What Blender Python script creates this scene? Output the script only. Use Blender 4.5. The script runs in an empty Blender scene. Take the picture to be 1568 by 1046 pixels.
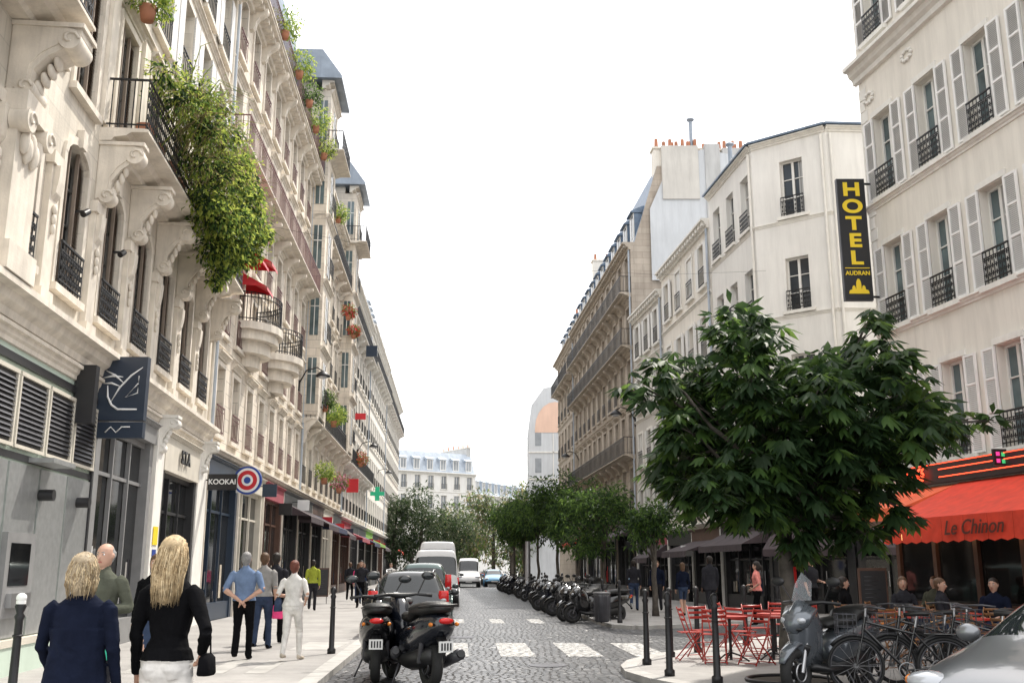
import bpy, bmesh, math, random, time
from mathutils import Vector, Matrix, noise
import numpy as np
T0=time.time()
random.seed(11); rng=np.random.default_rng(5)
D2R=math.radians
pi=math.pi
scene=bpy.context.scene
COL=scene.collection

# ------------------------------------------------------------------ materials
MATS={}
def new_mat(name):
    m=bpy.data.materials.new(name); m.use_nodes=True
    nt=m.node_tree; b=nt.nodes['Principled BSDF']
    MATS[name]=m
    return m,nt,b
def M(name,col,rough=.6,metal=0.,var=.12,scale=2.5,bump=0.,bscale=40.,coat=0.,spec=.5,emit=0,streak=0.):
    m,nt,b=new_mat(name)
    N=nt.nodes; L=nt.links
    tc=N.new('ShaderNodeTexCoord')
    n=N.new('ShaderNodeTexNoise'); n.inputs['Scale'].default_value=scale; n.inputs['Detail'].default_value=5
    L.new(tc.outputs['Object'],n.inputs['Vector'])
    mx=N.new('ShaderNodeMix'); mx.data_type='RGBA'
    c=Vector(col[:3])
    lo=[max(0,x*(1-var)) for x in c]+[1]; hi=[min(1,x*(1+var)) for x in c]+[1]
    mx.inputs['A'].default_value=lo; mx.inputs['B'].default_value=hi
    mr=N.new('ShaderNodeMapRange'); mr.inputs['From Min'].default_value=.3; mr.inputs['From Max'].default_value=.7
    L.new(n.outputs['Fac'],mr.inputs['Value']); L.new(mr.outputs['Result'],mx.inputs['Factor'])
    out=mx.outputs['Result']
    if streak>0:
        mp=N.new('ShaderNodeMapping'); mp.inputs['Scale'].default_value=(2.2,2.2,.25)
        L.new(tc.outputs['Object'],mp.inputs['Vector'])
        n2=N.new('ShaderNodeTexNoise'); n2.inputs['Scale'].default_value=1.6; n2.inputs['Detail'].default_value=7; n2.inputs['Roughness'].default_value=.7
        L.new(mp.outputs['Vector'],n2.inputs['Vector'])
        m2=N.new('ShaderNodeMapRange'); m2.inputs['From Min'].default_value=.42; m2.inputs['From Max'].default_value=.75
        m2.inputs['To Min'].default_value=0; m2.inputs['To Max'].default_value=streak
        L.new(n2.outputs['Fac'],m2.inputs['Value'])
        mm=N.new('ShaderNodeMix'); mm.data_type='RGBA'; mm.inputs['B'].default_value=[c[0]*.46,c[1]*.45,c[2]*.45,1]
        L.new(out,mm.inputs['A']); L.new(m2.outputs['Result'],mm.inputs['Factor']); out=mm.outputs['Result']
    L.new(out,b.inputs['Base Color'])
    b.inputs['Roughness'].default_value=rough; b.inputs['Metallic'].default_value=metal
    b.inputs['Specular IOR Level'].default_value=spec
    if coat: b.inputs['Coat Weight'].default_value=coat; b.inputs['Coat Roughness'].default_value=.04
    if emit:
        b.inputs['Emission Color'].default_value=list(col[:3])+[1]; b.inputs['Emission Strength'].default_value=emit
    if bump:
        n3=N.new('ShaderNodeTexNoise'); n3.inputs['Scale'].default_value=bscale; n3.inputs['Detail'].default_value=4
        L.new(tc.outputs['Object'],n3.inputs['Vector'])
        bp=N.new('ShaderNodeBump'); bp.inputs['Strength'].default_value=bump; bp.inputs['Distance'].default_value=.02
        L.new(n3.outputs['Fac'],bp.inputs['Height']); L.new(bp.outputs['Normal'],b.inputs['Normal'])
    return m
def stone(name,col,joint=.25,bw=1.1,bh=.38,streak=.5):
    m=M(name,col,rough=.8,var=.13,scale=.9,bump=0,streak=streak,spec=.3)
    nt=m.node_tree;N=nt.nodes;L=nt.links;b=N['Principled BSDF']
    tc=N.new('ShaderNodeTexCoord'); sp=N.new('ShaderNodeSeparateXYZ'); L.new(tc.outputs['Object'],sp.inputs[0])
    cb=N.new('ShaderNodeCombineXYZ')
    ad=N.new('ShaderNodeMath'); ad.operation='ADD'; L.new(sp.outputs['X'],ad.inputs[0]); L.new(sp.outputs['Y'],ad.inputs[1])
    L.new(ad.outputs[0],cb.inputs['X']); L.new(sp.outputs['Z'],cb.inputs['Y'])
    br=N.new('ShaderNodeTexBrick'); br.inputs['Scale'].default_value=1
    br.inputs['Brick Width'].default_value=bw; br.inputs['Row Height'].default_value=bh; br.inputs['Mortar Size'].default_value=.012
    br.inputs['Color1'].default_value=(1,1,1,1); br.inputs['Color2'].default_value=(.88,.87,.86,1); br.inputs['Mortar'].default_value=(1-joint*1.6,)*3+(1,)
    L.new(cb.outputs[0],br.inputs['Vector'])
    old=b.inputs['Base Color'].links[0].from_socket
    mu=N.new('ShaderNodeMix'); mu.data_type='RGBA'; mu.blend_type='MULTIPLY'; mu.inputs['Factor'].default_value=1
    L.new(old,mu.inputs['A']); L.new(br.outputs['Color'],mu.inputs['B']); L.new(mu.outputs['Result'],b.inputs['Base Color'])
    n3=N.new('ShaderNodeTexNoise'); n3.inputs['Scale'].default_value=25; L.new(tc.outputs['Object'],n3.inputs['Vector'])
    bp=N.new('ShaderNodeBump'); bp.inputs['Strength'].default_value=.25; bp.inputs['Distance'].default_value=.02
    L.new(n3.outputs['Fac'],bp.inputs['Height']); L.new(bp.outputs['Normal'],b.inputs['Normal'])
    return m
def wavemat(name,col,scale,axis='Z',strength=.6,dark=.5,rough=.5):
    m,nt,b=new_mat(name);N=nt.nodes;L=nt.links
    tc=N.new('ShaderNodeTexCoord'); w=N.new('ShaderNodeTexWave'); w.bands_direction=axis; w.inputs['Scale'].default_value=scale
    w.inputs['Distortion'].default_value=.6 if axis!='Z' else 0
    L.new(tc.outputs['Object'],w.inputs['Vector'])
    mx=N.new('ShaderNodeMix'); mx.data_type='RGBA'; mx.inputs['A'].default_value=[c*dark for c in col]+[1]; mx.inputs['B'].default_value=list(col)+[1]
    L.new(w.outputs['Fac'],mx.inputs['Factor']); L.new(mx.outputs['Result'],b.inputs['Base Color']); b.inputs['Roughness'].default_value=rough
    return m
stone('stone_cream',(.75,.68,.58)); stone('stone_left',(.73,.68,.59),joint=.12); stone('stone_far',(.73,.68,.60),joint=.15)
stone('stone_brown',(.46,.40,.335),joint=.2)
M('plaster_white',(.78,.765,.73),.85,var=.05,scale=.6,bump=.15,bscale=60,streak=.25,spec=.2)
M('plaster_cream',(.76,.72,.65),.85,var=.06,scale=.6,bump=.15,bscale=60,streak=.32,spec=.2)
M('plaster_shade',(.60,.575,.53),.85,var=.08,scale=.6,bump=.15,bscale=60,streak=.4,spec=.2)  # greyer plaster: shadow on the right row is put into the colour
M('plaster_blue',(.58,.60,.62),.85,var=.06,scale=.4,streak=.3,spec=.2)
M('plaster_peach',(.74,.52,.41),.85,var=.08,scale=.4,streak=.2,spec=.2)
M('plaster_grey',(.5,.5,.49),.85,var=.12,scale=.5,streak=.45,spec=.2)
M('trim_stone',(.74,.68,.59),.8,var=.12,scale=3,bump=.2,bscale=30,streak=.5,spec=.3)
M('trim_white',(.77,.75,.70),.75,var=.06,scale=3,bump=.1,streak=.3,spec=.3)
M('trim_brown',(.44,.385,.32),.8,var=.12,scale=3,streak=.4,spec=.3)
M('zinc',(.27,.31,.36),.45,.3,var=.2,scale=1.5,streak=.3)
M('zinc_pale',(.42,.47,.53),.6,.1,var=.15,scale=1.5,streak=.2)  # paled so far roofs look hazy, haze put into the colour; downpipes share it
M('slate_blue',(.13,.18,.25),.5,.1,var=.25,scale=3,streak=.2)
M('iron',(.018,.018,.02),.45,.3,var=.2)
M('iron_red',(.16,.08,.08),.5,.2,var=.2)
M('frame_white',(.72,.71,.68),.5,var=.05)
M('shutter_white_paint',(.78,.77,.75),.6,var=.05)
M('shutter_back',(.50,.49,.48),.6,var=.05)
wavemat('shutter_white',(.74,.73,.70),7.,dark=.72)
wavemat('shutter_brown',(.26,.21,.17),7.,dark=.4)
M('shutter_brown_paint',(.24,.19,.15),.6,var=.1)
M('glass_dark',(.035,.042,.05),.06,var=.4,scale=.7,spec=.6)
M('glass_hazed',(.25,.27,.29),.2,var=.3,scale=.7,spec=.5)  # distant window glass, lightened to paint in the haze
M('glass_teal',(.10,.14,.15),.08,var=.5,scale=1.2,spec=.6)
M('glass_shop',(.012,.013,.014),.05,var=.5,scale=.5,spec=.5)
m=wavemat('glass_curtain',(.42,.41,.39),5.,'Y',dark=.55,rough=.15)
m.node_tree.nodes['Principled BSDF'].inputs['Coat Weight'].default_value=.6
M('pot_terracotta',(.38,.16,.09),.8,var=.2)
M('shop_black',(.02,.02,.022),.4,var=.15)
M('shop_grey',(.22,.22,.22),.5,var=.1,scale=4)
M('metal_panel',(.36,.37,.37),.38,.5,var=.12,scale=9,bump=.12,bscale=90,streak=.2)
M('shop_mint',(.52,.62,.53),.5,var=.05,streak=.15)
M('shop_navy',(.02,.035,.06),.4,var=.1)
M('shop_brown',(.09,.045,.03),.5,var=.2)
M('shop_cream',(.6,.56,.48),.6,var=.08,streak=.15)
M('awning_red',(.64,.045,.016),.75,var=.15,scale=4)
M('awning_sunlit',(.76,.14,.05),.75,var=.12,scale=4)  # sun glowing through red cloth, painted as an orange base colour
M('awning_dark',(.05,.035,.04),.8,var=.2)
M('awning_green',(.16,.30,.05),.8,var=.15)
M('awning_pink',(.32,.07,.09),.8,var=.1)
M('awning_navy',(.02,.03,.07),.8,var=.1)
M('white_paint',(.8,.8,.79),.5,var=.04)
M('sign_blue',(.03,.042,.065),.35,var=.08)
M('sign_bluebright',(.02,.06,.3),.35,var=.05)
M('sign_red',(.55,.02,.03),.4,var=.05)
M('sign_yellow',(.85,.62,.02),.5,var=.03)
M('sign_gold',(.10,.02,.01),.5,var=.03)
M('sign_black',(.012,.012,.014),.35,var=.1)
M('sign_green',(.02,.40,.2),.4,var=.05,emit=.3)
M('neon_red',(1.,.08,.03),.4,var=0,emit=3.)
M('neon_green',(.05,.6,.2),.4,var=0,emit=.6)
M('neon_pink',(.8,.06,.35),.4,var=0,emit=.6)
M('lamp_warm',(1.,.55,.2),.4,var=0,emit=8)
M('steel',(.42,.42,.43),.35,.9,var=.1)
M('steel_dull',(.10,.10,.11),.5,.7,var=.2)
M('rubber',(.012,.012,.012),.75,var=.2,bump=.2)
M('plastic_black',(.012,.012,.013),.42,var=.15)
M('seat_black',(.010,.010,.010),.5,var=.2,bump=.2)
M('moto_black',(.006,.006,.007),.14,var=.1,coat=.8)
M('moto_silver',(.13,.145,.165),.25,.5,var=.04,coat=.7)
M('moto_darkblue',(.008,.010,.016),.2,var=.1,coat=.8)
M('car_dark',(.02,.023,.026),.2,.3,var=.05,coat=1)
M('car_green',(.06,.10,.095),.22,.3,var=.05,coat=1)
M('car_silver',(.21,.22,.235),.28,.6,var=.03,coat=.8)
M('car_white',(.72,.72,.72),.3,0,var=.03,coat=.7)
M('car_blue',(.08,.25,.42),.25,.2,var=.03,coat=1)
M('car_glass',(.02,.024,.026),.03,var=.2,spec=.7)
M('tail_red',(.50,.01,.01),.2,var=.1,emit=.1)
M('lens_clear',(.45,.47,.5),.08,.2,var=.1,coat=1)
m=M('screen_clear',(.6,.65,.68),.05,0,var=.05); m.node_tree.nodes['Principled BSDF'].inputs['Alpha'].default_value=.2
M('lens_orange',(.6,.18,.02),.2,var=.1)
M('plate_white',(.65,.65,.63),.5,var=.03)
M('red_chair',(.40,.03,.02),.4,var=.1)
M('wood_chair',(.22,.10,.035),.5,var=.2)
M('bark',(.07,.06,.05),.9,var=.3,scale=8,bump=.6,bscale=25)
M('soil',(.05,.04,.03),.9)
M('flower_red',(.6,.03,.04),.6,var=.3,scale=20)
M('flower_pink',(.6,.12,.25),.6,var=.3,scale=20)
def leafmat(name,c1,c2,trans=.4,rough=.5):
    m,nt,b=new_mat(name);N=nt.nodes;L=nt.links
    tc=N.new('ShaderNodeTexCoord'); n=N.new('ShaderNodeTexNoise'); n.inputs['Scale'].default_value=5; n.inputs['Detail'].default_value=4
    L.new(tc.outputs['Object'],n.inputs['Vector'])
    mr=N.new('ShaderNodeMapRange'); mr.inputs['From Min'].default_value=.35; mr.inputs['From Max'].default_value=.65
    L.new(n.outputs['Fac'],mr.inputs['Value'])
    mx=N.new('ShaderNodeMix'); mx.data_type='RGBA'; mx.inputs['A'].default_value=list(c1)+[1]; mx.inputs['B'].default_value=list(c2)+[1]
    L.new(mr.outputs['Result'],mx.inputs['Factor']); L.new(mx.outputs['Result'],b.inputs['Base Color']); b.inputs['Roughness'].default_value=rough
    b.inputs['Specular IOR Level'].default_value=.22
    tr=N.new('ShaderNodeBsdfTranslucent')
    hs=N.new('ShaderNodeHueSaturation'); hs.inputs['Value'].default_value=2.8; hs.inputs['Hue'].default_value=.475; L.new(mx.outputs['Result'],hs.inputs['Color']); L.new(hs.outputs[0],tr.inputs['Color'])
    ms=N.new('ShaderNodeMixShader'); ms.inputs[0].default_value=trans
    L.new(b.outputs[0],ms.inputs[1]); L.new(tr.outputs[0],ms.inputs[2]); L.new(ms.outputs[0],N['Material Output'].inputs['Surface'])
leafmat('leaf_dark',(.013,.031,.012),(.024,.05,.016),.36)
leafmat('leaf_tree',(.032,.07,.017),(.058,.11,.025),.46)
leafmat('leaf_mid',(.045,.09,.022),(.085,.15,.035),.45)
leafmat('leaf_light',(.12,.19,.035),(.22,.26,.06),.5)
leafmat('leaf_hazed',(.055,.075,.05),(.10,.12,.07),.3,.7)  # distant greens paled, aerial haze painted into the leaf colour
leafmat('leaf_dry',(.14,.12,.06),(.20,.19,.10),.4,.7)
for nm,c in dict(skin=(.50,.30,.22),skin_tan=(.40,.22,.15),skin_dark=(.10,.055,.04),hair_blond=(.44,.33,.19),hair_blond_light=(.60,.48,.30),hair_blond_dark=(.26,.18,.09),hair_ash=(.34,.27,.18),hair_grey=(.24,.235,.23),
    hair_brown=(.10,.055,.03),hair_black=(.02,.015,.012),hair_red=(.14,.045,.03)).items():
    M(nm,c,.55,var=.3 if 'hair' in nm else .15,scale=30 if 'hair' in nm else 6,bump=.5 if 'hair' in nm else 0,bscale=70,spec=.35)
for nm,c in dict(cl_navy=(.008,.011,.024),cl_black=(.005,.005,.006),cl_white=(.66,.64,.61),cl_blue=(.15,.21,.33),cl_olive=(.08,.085,.065),cl_grey=(.28,.27,.26),
    cl_beige=(.5,.44,.36),cl_denim=(.035,.05,.09),cl_pink=(.70,.25,.22),cl_hiviz=(.32,.36,.05),cl_char=(.025,.025,.03),cl_pinkbag=(.85,.08,.25),cl_teal=(.05,.42,.28),cl_red=(.5,.03,.03)).items():
    M(nm,c,.95,var=.2,scale=7,bump=.6,bscale=11,spec=.08)
M('eye_dark',(.01,.01,.01),.2,var=0); M('lip',(.35,.1,.08),.5,var=0)

# ------------------------------------------------------------------ mesh builder
class MB:
    def __init__(s,F=None): s.p={}; s.F=F
    def add(s,mat,vs,fs,smooth=False,part='body'):
        k=(part,mat)
        if k not in s.p: s.p[k]=([],[],[])
        V,Fc,S=s.p[k]; o=len(V)
        if s.F:
            ox,oy,ux,uy,nx,ny=s.F
            V.extend([(ox+ux*a+nx*b,oy+uy*a+ny*b,c) for a,b,c in vs])
        else: V.extend([tuple(v) for v in vs])
        Fc.extend([tuple(i+o for i in f) for f in fs]); S.extend([smooth]*len(fs))
    def box(s,mat,a0,a1,b0,b1,c0,c1,part='body'):
        s.add(mat,[(a0,b0,c0),(a1,b0,c0),(a1,b1,c0),(a0,b1,c0),(a0,b0,c1),(a1,b0,c1),(a1,b1,c1),(a0,b1,c1)],
              [(0,3,2,1),(4,5,6,7),(0,1,5,4),(1,2,6,5),(2,3,7,6),(3,0,4,7)],False,part)
    def quad(s,mat,p0,p1,p2,p3,part='body'): s.add(mat,[p0,p1,p2,p3],[(0,1,2,3)],False,part)
    def prof(s,mat,pts,a0,a1,part='body',smooth=False):
        n=len(pts); vs=[(a0,d,z) for d,z in pts]+[(a1,d,z) for d,z in pts]
        fs=[(i,(i+1)%n,(i+1)%n+n,i+n) for i in range(n)]
        s.add(mat,vs,fs,smooth,part); s.add(mat,vs,[tuple(range(n))[::-1],tuple(range(n,2*n))],False,part)
    def sweep(s,mat,path,rad,seg=8,up=(0,0,1),closed=False,power=1.,part='body',smooth=True,cap=True):
        vs,fs=sweep(path,rad,seg,up,closed,power,cap); s.add(mat,vs,fs,smooth,part)
    def ring(s,mat,c,ax,R,r,seg=24,rs=6,part='body'):
        ax=Vector(ax).normalized(); a=ax.orthogonal().normalized(); b=ax.cross(a)
        c=Vector(c); vs=[];fs=[]
        for i in range(seg):
            t=2*math.pi*i/seg; dr=a*math.cos(t)+b*math.sin(t)
            for j in range(rs):
                q=2*math.pi*j/rs; vs.append(c+dr*(R+r*math.cos(q))+ax*r*math.sin(q))
        for i in range(seg):
            for j in range(rs):
                fs.append((i*rs+j,((i+1)%seg)*rs+j,((i+1)%seg)*rs+(j+1)%rs,i*rs+(j+1)%rs))
        s.add(mat,vs,fs,True,part)
    def cyl(s,mat,p0,p1,r0,r1=None,seg=12,part='body',smooth=True):
        r1=r0 if r1 is None else r1
        d=Vector(p1)-Vector(p0); up=(0,0,1) if abs(d.normalized().z)<.8 else (0,1,0)
        vs,fs=sweep([p0,p1],[r0,r1],seg,up); n=len(fs)
        s.add(mat,vs,fs[:-2],smooth,part); s.add(mat,vs,fs[-2:],False,part)
    def ball(s,mat,c,rx,ry=None,rz=None,part='body',seg=12):
        ry=rx if ry is None else ry; rz=rx if rz is None else rz
        n=8; path=[];rad=[]
        for i in range(n+1):
            t=math.pi*i/n; path.append((c[0],c[1],c[2]-rz*math.cos(t))); rad.append((max(rx*math.sin(t),1e-4),max(ry*math.sin(t),1e-4)))
        s.sweep(mat,path,rad,seg,(0,1,0),part=part)
    def mesh(s,name,keys):
        vs=[];fs=[];mi=[];sm=[];mats=[]
        for k in keys:
            V,Fc,S=s.p[k]; o=len(vs); vs+=V; fs+=[tuple(i+o for i in f) for f in Fc]
            if k[1] not in mats: mats.append(k[1])
            mi+=[mats.index(k[1])]*len(Fc); sm+=S
        me=bpy.data.meshes.new(name); me.from_pydata([tuple(v) for v in vs],[],fs)
        for m_ in mats: me.materials.append(MATS[m_])
        me.polygons.foreach_set('material_index',mi); me.polygons.foreach_set('use_smooth',sm); me.update()
        return me
    def single(s,name,loc=(0,0,0),yaw=0,scale=1):
        ob=bpy.data.objects.new(name,s.mesh(name,list(s.p))); COL.objects.link(ob); ob.location=loc; ob.rotation_euler[2]=yaw; ob.scale=(scale,)*3
        return ob
    def group(s,name):
        e=bpy.data.objects.new(name,None); COL.objects.link(e)
        parts={}
        for k in s.p: parts.setdefault(k[0],[]).append(k)
        for pn,ks in parts.items():
            ob=bpy.data.objects.new(name+'_'+pn,s.mesh(name+'_'+pn,ks)); COL.objects.link(ob); ob.parent=e
        return e
def sweep(path,rad,seg=8,up=(0,0,1),closed=False,power=1.,cap=True):
    P=[Vector(p) for p in path]; n=len(P); up=Vector(up); vs=[];fs=[]
    rad=[(r,r) if not isinstance(r,(tuple,list)) else r for r in (rad if isinstance(rad,(list,tuple)) else [rad]*n)]
    if len(rad)==1: rad=rad*n
    last=None
    for i in range(n):
        t=(P[(i+1)%n]-P[i-1]) if closed else (P[min(i+1,n-1)]-P[max(i-1,0)])
        if t.length<1e-9: t=Vector((0,0,1))
        t.normalize(); sd=t.cross(up)
        if sd.length<.05: sd=last if last is not None else t.orthogonal()
        sd=sd.normalized(); last=sd; u2=sd.cross(t)
        a,b=rad[i]
        for j in range(seg):
            q=2*math.pi*(j+.5)/seg; c,s_=math.cos(q),math.sin(q)
            if power!=1: c=math.copysign(abs(c)**power,c); s_=math.copysign(abs(s_)**power,s_)
            vs.append(P[i]+sd*(a*c)+u2*(b*s_))
    m=n if closed else n-1
    for i in range(m):
        for j in range(seg):
            fs.append((i*seg+j,i*seg+(j+1)%seg,((i+1)%n)*seg+(j+1)%seg,((i+1)%n)*seg+j))
    if cap and not closed: fs.append(tuple(range(seg))[::-1]); fs.append(tuple(range((n-1)*seg,n*seg)))
    return vs,fs
def dup(ob,name,loc,yaw=0,scale=1):
    o=bpy.data.objects.new(name,ob.data); COL.objects.link(o); o.location=loc; o.rotation_euler[2]=yaw; o.scale=(scale,)*3
    return o
def frame(A,B,sg):
    L=math.hypot(B[0]-A[0],B[1]-A[1]); ux,uy=(B[0]-A[0])/L,(B[1]-A[1])/L
    return (A[0],A[1],ux,uy,sg*uy,-sg*ux),L

# ------------------------------------------------------------------ facade pieces
def railing(mb,a0,a1,d,z,h,det,mat='iron',ret=None):
    t=.018
    mb.box(mat,a0,a1,d-t,d+t,z+h-.035,z+h,'railings'); mb.box(mat,a0,a1,d-t,d+t,z+.08,z+.105,'railings')
    if det>0: mb.box(mat,a0,a1,d-.01,d+.01,z+h-.17,z+h-.15,'railings')
    sp={2:.115,1:.17,0:.3}[det]; n=max(2,int((a1-a0)/sp)); w={2:.009,1:.012,0:.02}[det]
    for i in range(n+1):
        a=a0+(a1-a0)*i/n
        mb.box(mat,a-w,a+w,d-w*.7,d+w*.7,z+.0,z+h-.035,'railings')
        if det==2 and i<n:
            c=a+(a1-a0)/n/2
            for q in (0.28,.5,.72):
                mb.box(mat,c-.035,c+.035,d-.008,d+.008,z+h*q-.012,z+h*q+.012,'railings')
                mb.box(mat,c-.012,c+.012,d-.008,d+.008,z+h*q-.05,z+h*q+.05,'railings')
    if ret:
        for a in (a0,a1):
            mb.box(mat,a-t,a+t,ret,d,z+h-.035,z+h,'railings'); mb.box(mat,a-.012,a+.012,ret,d,z+.08,z+.105,'railings')
            k=max(2,int((d-ret)/sp))
            for i in range(k): 
                b=ret+(d-ret)*i/k; mb.box(mat,a-w*.7,a+w*.7,b-w,b+w,z,z+h-.035,'railings')
def console(mb,c,w,d,z,h,mat='trim_stone',det=2):
    pts=[(0,z),(d,z),(d,z-.14*h),(d*.93,z-.22*h),(d*.8,z-.3*h),(d*.55,z-.42*h),(d*.36,z-.6*h),(d*.33,z-.8*h),(d*.22,z-.95*h),(0,z-h)]
    mb.prof(mat,pts,c-w/2,c+w/2,'consoles')
    if det>1:
        for dd,zz,r in ((d*.84,z-.20*h,.13*h),(d*.27,z-.83*h,.11*h)):
            mb.cyl(mat,(c-w/2-.03,dd,zz),(c+w/2+.03,dd,zz),r,seg=18,part='consoles')
            for sgn in (-1,1): 
                q=c+sgn*(w/2+.034); pth=[(q,dd+r*(.85-.11*k)*math.cos(k*.8),zz+r*(.85-.11*k)*math.sin(k*.8)) for k in range(8)]
                mb.sweep(mat,pth,[.02*h]*8,5,(1,0,0),part='consoles')
        mb.prof(mat,[(p[0]*.8+.02,z-(z-p[1])*.86-.03) for p in pts],c-w/2-.02,c+w/2+.02,'consoles')
        mb.box(mat,c-w/2-.05,c+w/2+.05,.002,d+.04,z-.07,z-.002,'consoles')
        for k in range(4): mb.ball(mat,(c,d*(.62-.08*k),z-h*(.42+.11*k)),w*.32,.05,h*.09,part='consoles',seg=8)
def cornice(mb,a0,a1,z,h,d,mat='trim_stone',dent=0,base=0.):
    pts=[(base,z),(base+d*.25,z+.05*h),(base+d*.3,z+.3*h),(base+d*.55,z+.45*h),(base+d*.65,z+.7*h),(base+d,z+.75*h),(base+d,z+.95*h),(base+d*.9,z+h),(base,z+h)]
    mb.prof(mat,pts,a0,a1,'cornices')
    if dent:
        a=a0+.1
        while a<a1-.1:
            mb.box(mat,a,a+dent*.5,base+.003,base+d*.8,z+.3*h,z+.71*h,'cornices'); a+=dent
def balcony(mb,a0,a1,d,z,det,mat='trim_stone',iron='iron',cons=None,h=1.0,ch=.8):
    cornice(mb,a0,a1,z-.26,.26,d,mat)
    railing(mb,a0+.05,a1-.05,d-.06,z,h,det,iron,ret=.02)
    if cons:
        for c in cons: console(mb,c,.24,d*.9,z-.262,ch,mat,det)
def shutter(mb,a0,a1,z0,z1,det,kind='white',d=.03):
    if det<2:
        mb.box('shutter_'+kind,a0,a1,d,d+.04,z0,z1,'shutters'); return
    p='shutter_'+kind+'_paint'; f=.055
    mb.box(p,a0,a0+f,d,d+.045,z0,z1,'shutters'); mb.box(p,a1-f,a1,d,d+.045,z0,z1,'shutters')
    zs=[z0,z0+(z1-z0)*.36,z0+(z1-z0)*.68,z1-f]
    for q in zs: mb.box(p,a0+f,a1-f,d,d+.043,q,q+f,'shutters')
    z=z0+f+.02
    while z<z1-f-.02:
        if all(not(q-.03<z<q+f) for q in zs):
            mb.quad(p,(a0+f,d+.035,z),(a1-f,d+.035,z),(a1-f,d+.008,z+.035),(a0+f,d+.008,z+.035),'shutters')
        z+=.042
    mb.quad('shutter_back',(a0+f,d+.004,z0),(a1-f,d+.004,z0),(a1-f,d+.004,z1),(a0+f,d+.004,z1),'shutters')
def window(mb,c,zb,zt,ww,det,o):
    dp=-.24; fm=o.get('frame','frame_white'); w=ww/2
    g=o.get('glass') or random.choice(['glass_dark','glass_dark','glass_curtain','glass_teal'])
    mb.quad(g,(c-w,dp,zb),(c+w,dp,zb),(c+w,dp,zt),(c-w,dp,zt),'windows')
    if det>0 and g!='glass_curtain' and random.random()<.5:
        q=random.choice((-1,1)); a,b_=sorted((c+q*w*.95,c+q*w*random.uniform(.35,.6))); mb.quad('glass_curtain',(a,dp+.001,zb),(b_,dp+.001,zb),(b_,dp+.001,zt),(a,dp+.001,zt),'windows')
    t=.055
    mb.box(fm,c-w,c-w+t,dp+.002,dp+.05,zb,zt,'windows'); mb.box(fm,c+w-t,c+w,dp+.002,dp+.05,zb,zt,'windows')
    mb.box(fm,c-.045,c+.045,dp+.002,dp+.06,zb+t,zt-t,'windows'); mb.box(fm,c-w+t,c+w-t,dp+.002,dp+.05,zb,zb+t*1.6,'windows'); mb.box(fm,c-w+t,c+w-t,dp+.002,dp+.05,zt-t,zt,'windows')
    if det>0:
        for q in ((.34,.67) if zt-zb<2.3 else (.25,.5,.75)):
            z=zb+(zt-zb)*q; mb.box(fm,c-w+t,c-.045,dp+.002,dp+.04,z,z+.03,'windows'); mb.box(fm,c+.045,c+w-t,dp+.002,dp+.04,z,z+.03,'windows')
    if o.get('fold'):
        for sg in (-1,1):
            a=c+sg*w; b=c+sg*(w-.34)
            z=zb+.05
            mb.box('shutter_brown_paint',min(a,b),max(a,b),-.1,-.085,zb,zt-.02,'shutters')
            while z<zt-.15:
                mb.quad('shutter_brown_paint',(a,-.04,z),(b,-.04,z),(b,-.085,z+.05),(a,-.085,z+.05),'shutters'); z+=.06
            mb.box('shutter_brown_paint',b-.02,b+.02,-.085,-.03,zb,zt-.02,'shutters')
    tr=o.get('trim','trim_stone')
    if o.get('sur',True):
        ar=o.get('arch',0)
        mb.box(tr,c-w-.13,c-w,.002,.05,zb-.0,zt-ar,'surrounds'); mb.box(tr,c+w,c+w+.13,.002,.05,zb,zt-ar,'surrounds')
        if not ar: mb.box(tr,c-w-.13,c+w+.13,.002,.052,zt,zt+.14,'surrounds')
        else:
            n=8; vs=[];fs=[]
            for i in range(n+1):
                t_=math.pi*i/n; ca,sa=math.cos(t_),math.sin(t_)
                for k,(dd) in enumerate((.002,.055)):
                    vs.append((c-w*ca,dd,zt-ar+ar*sa)); vs.append((c-(w+.13)*ca,dd,zt-ar+(ar+.14)*sa))
            for i in range(n):
                b=i*4; fs+=[(b+2,b+3,b+7,b+6),(b+3,b+1,b+5,b+7),(b,b+2,b+6,b+4)]
            mb.add(tr,vs,fs,False,'surrounds')
            mb.box(tr,c-.1,c+.1,.003,.12,zt-.02,zt+.3,'surrounds')
        if o.get('ped'): cornice(mb,c-w-.22,c+w+.22,zt+.2,.2,.2,tr)
    if o.get('sill',True): mb.box(tr,c-w-.17,c+w+.17,.0025,.13,zb-.12,zb,'surrounds')
    gd=o.get('guard')
    if gd: railing(mb,c-w,c+w,.09 if o.get('sill',True) else -.04,zb,o.get('gh',.85),det,gd)
    sh=o.get('shut')
    if sh:
        sw=min(ww/2,o.get('sw',9)); dd=.055 if o.get('sur',True) else .02
        if o.get('closed'): shutter(mb,c-w+.01,c-.01,zb,zt,det,sh,-.05); shutter(mb,c+.01,c+w-.01,zb,zt,det,sh,-.05)
        else: shutter(mb,c-w-sw-.01,c-w-.01,zb,zt,det,sh,dd); shutter(mb,c+w+.01,c+w+sw+.01,zb,zt,det,sh,dd)
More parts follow.
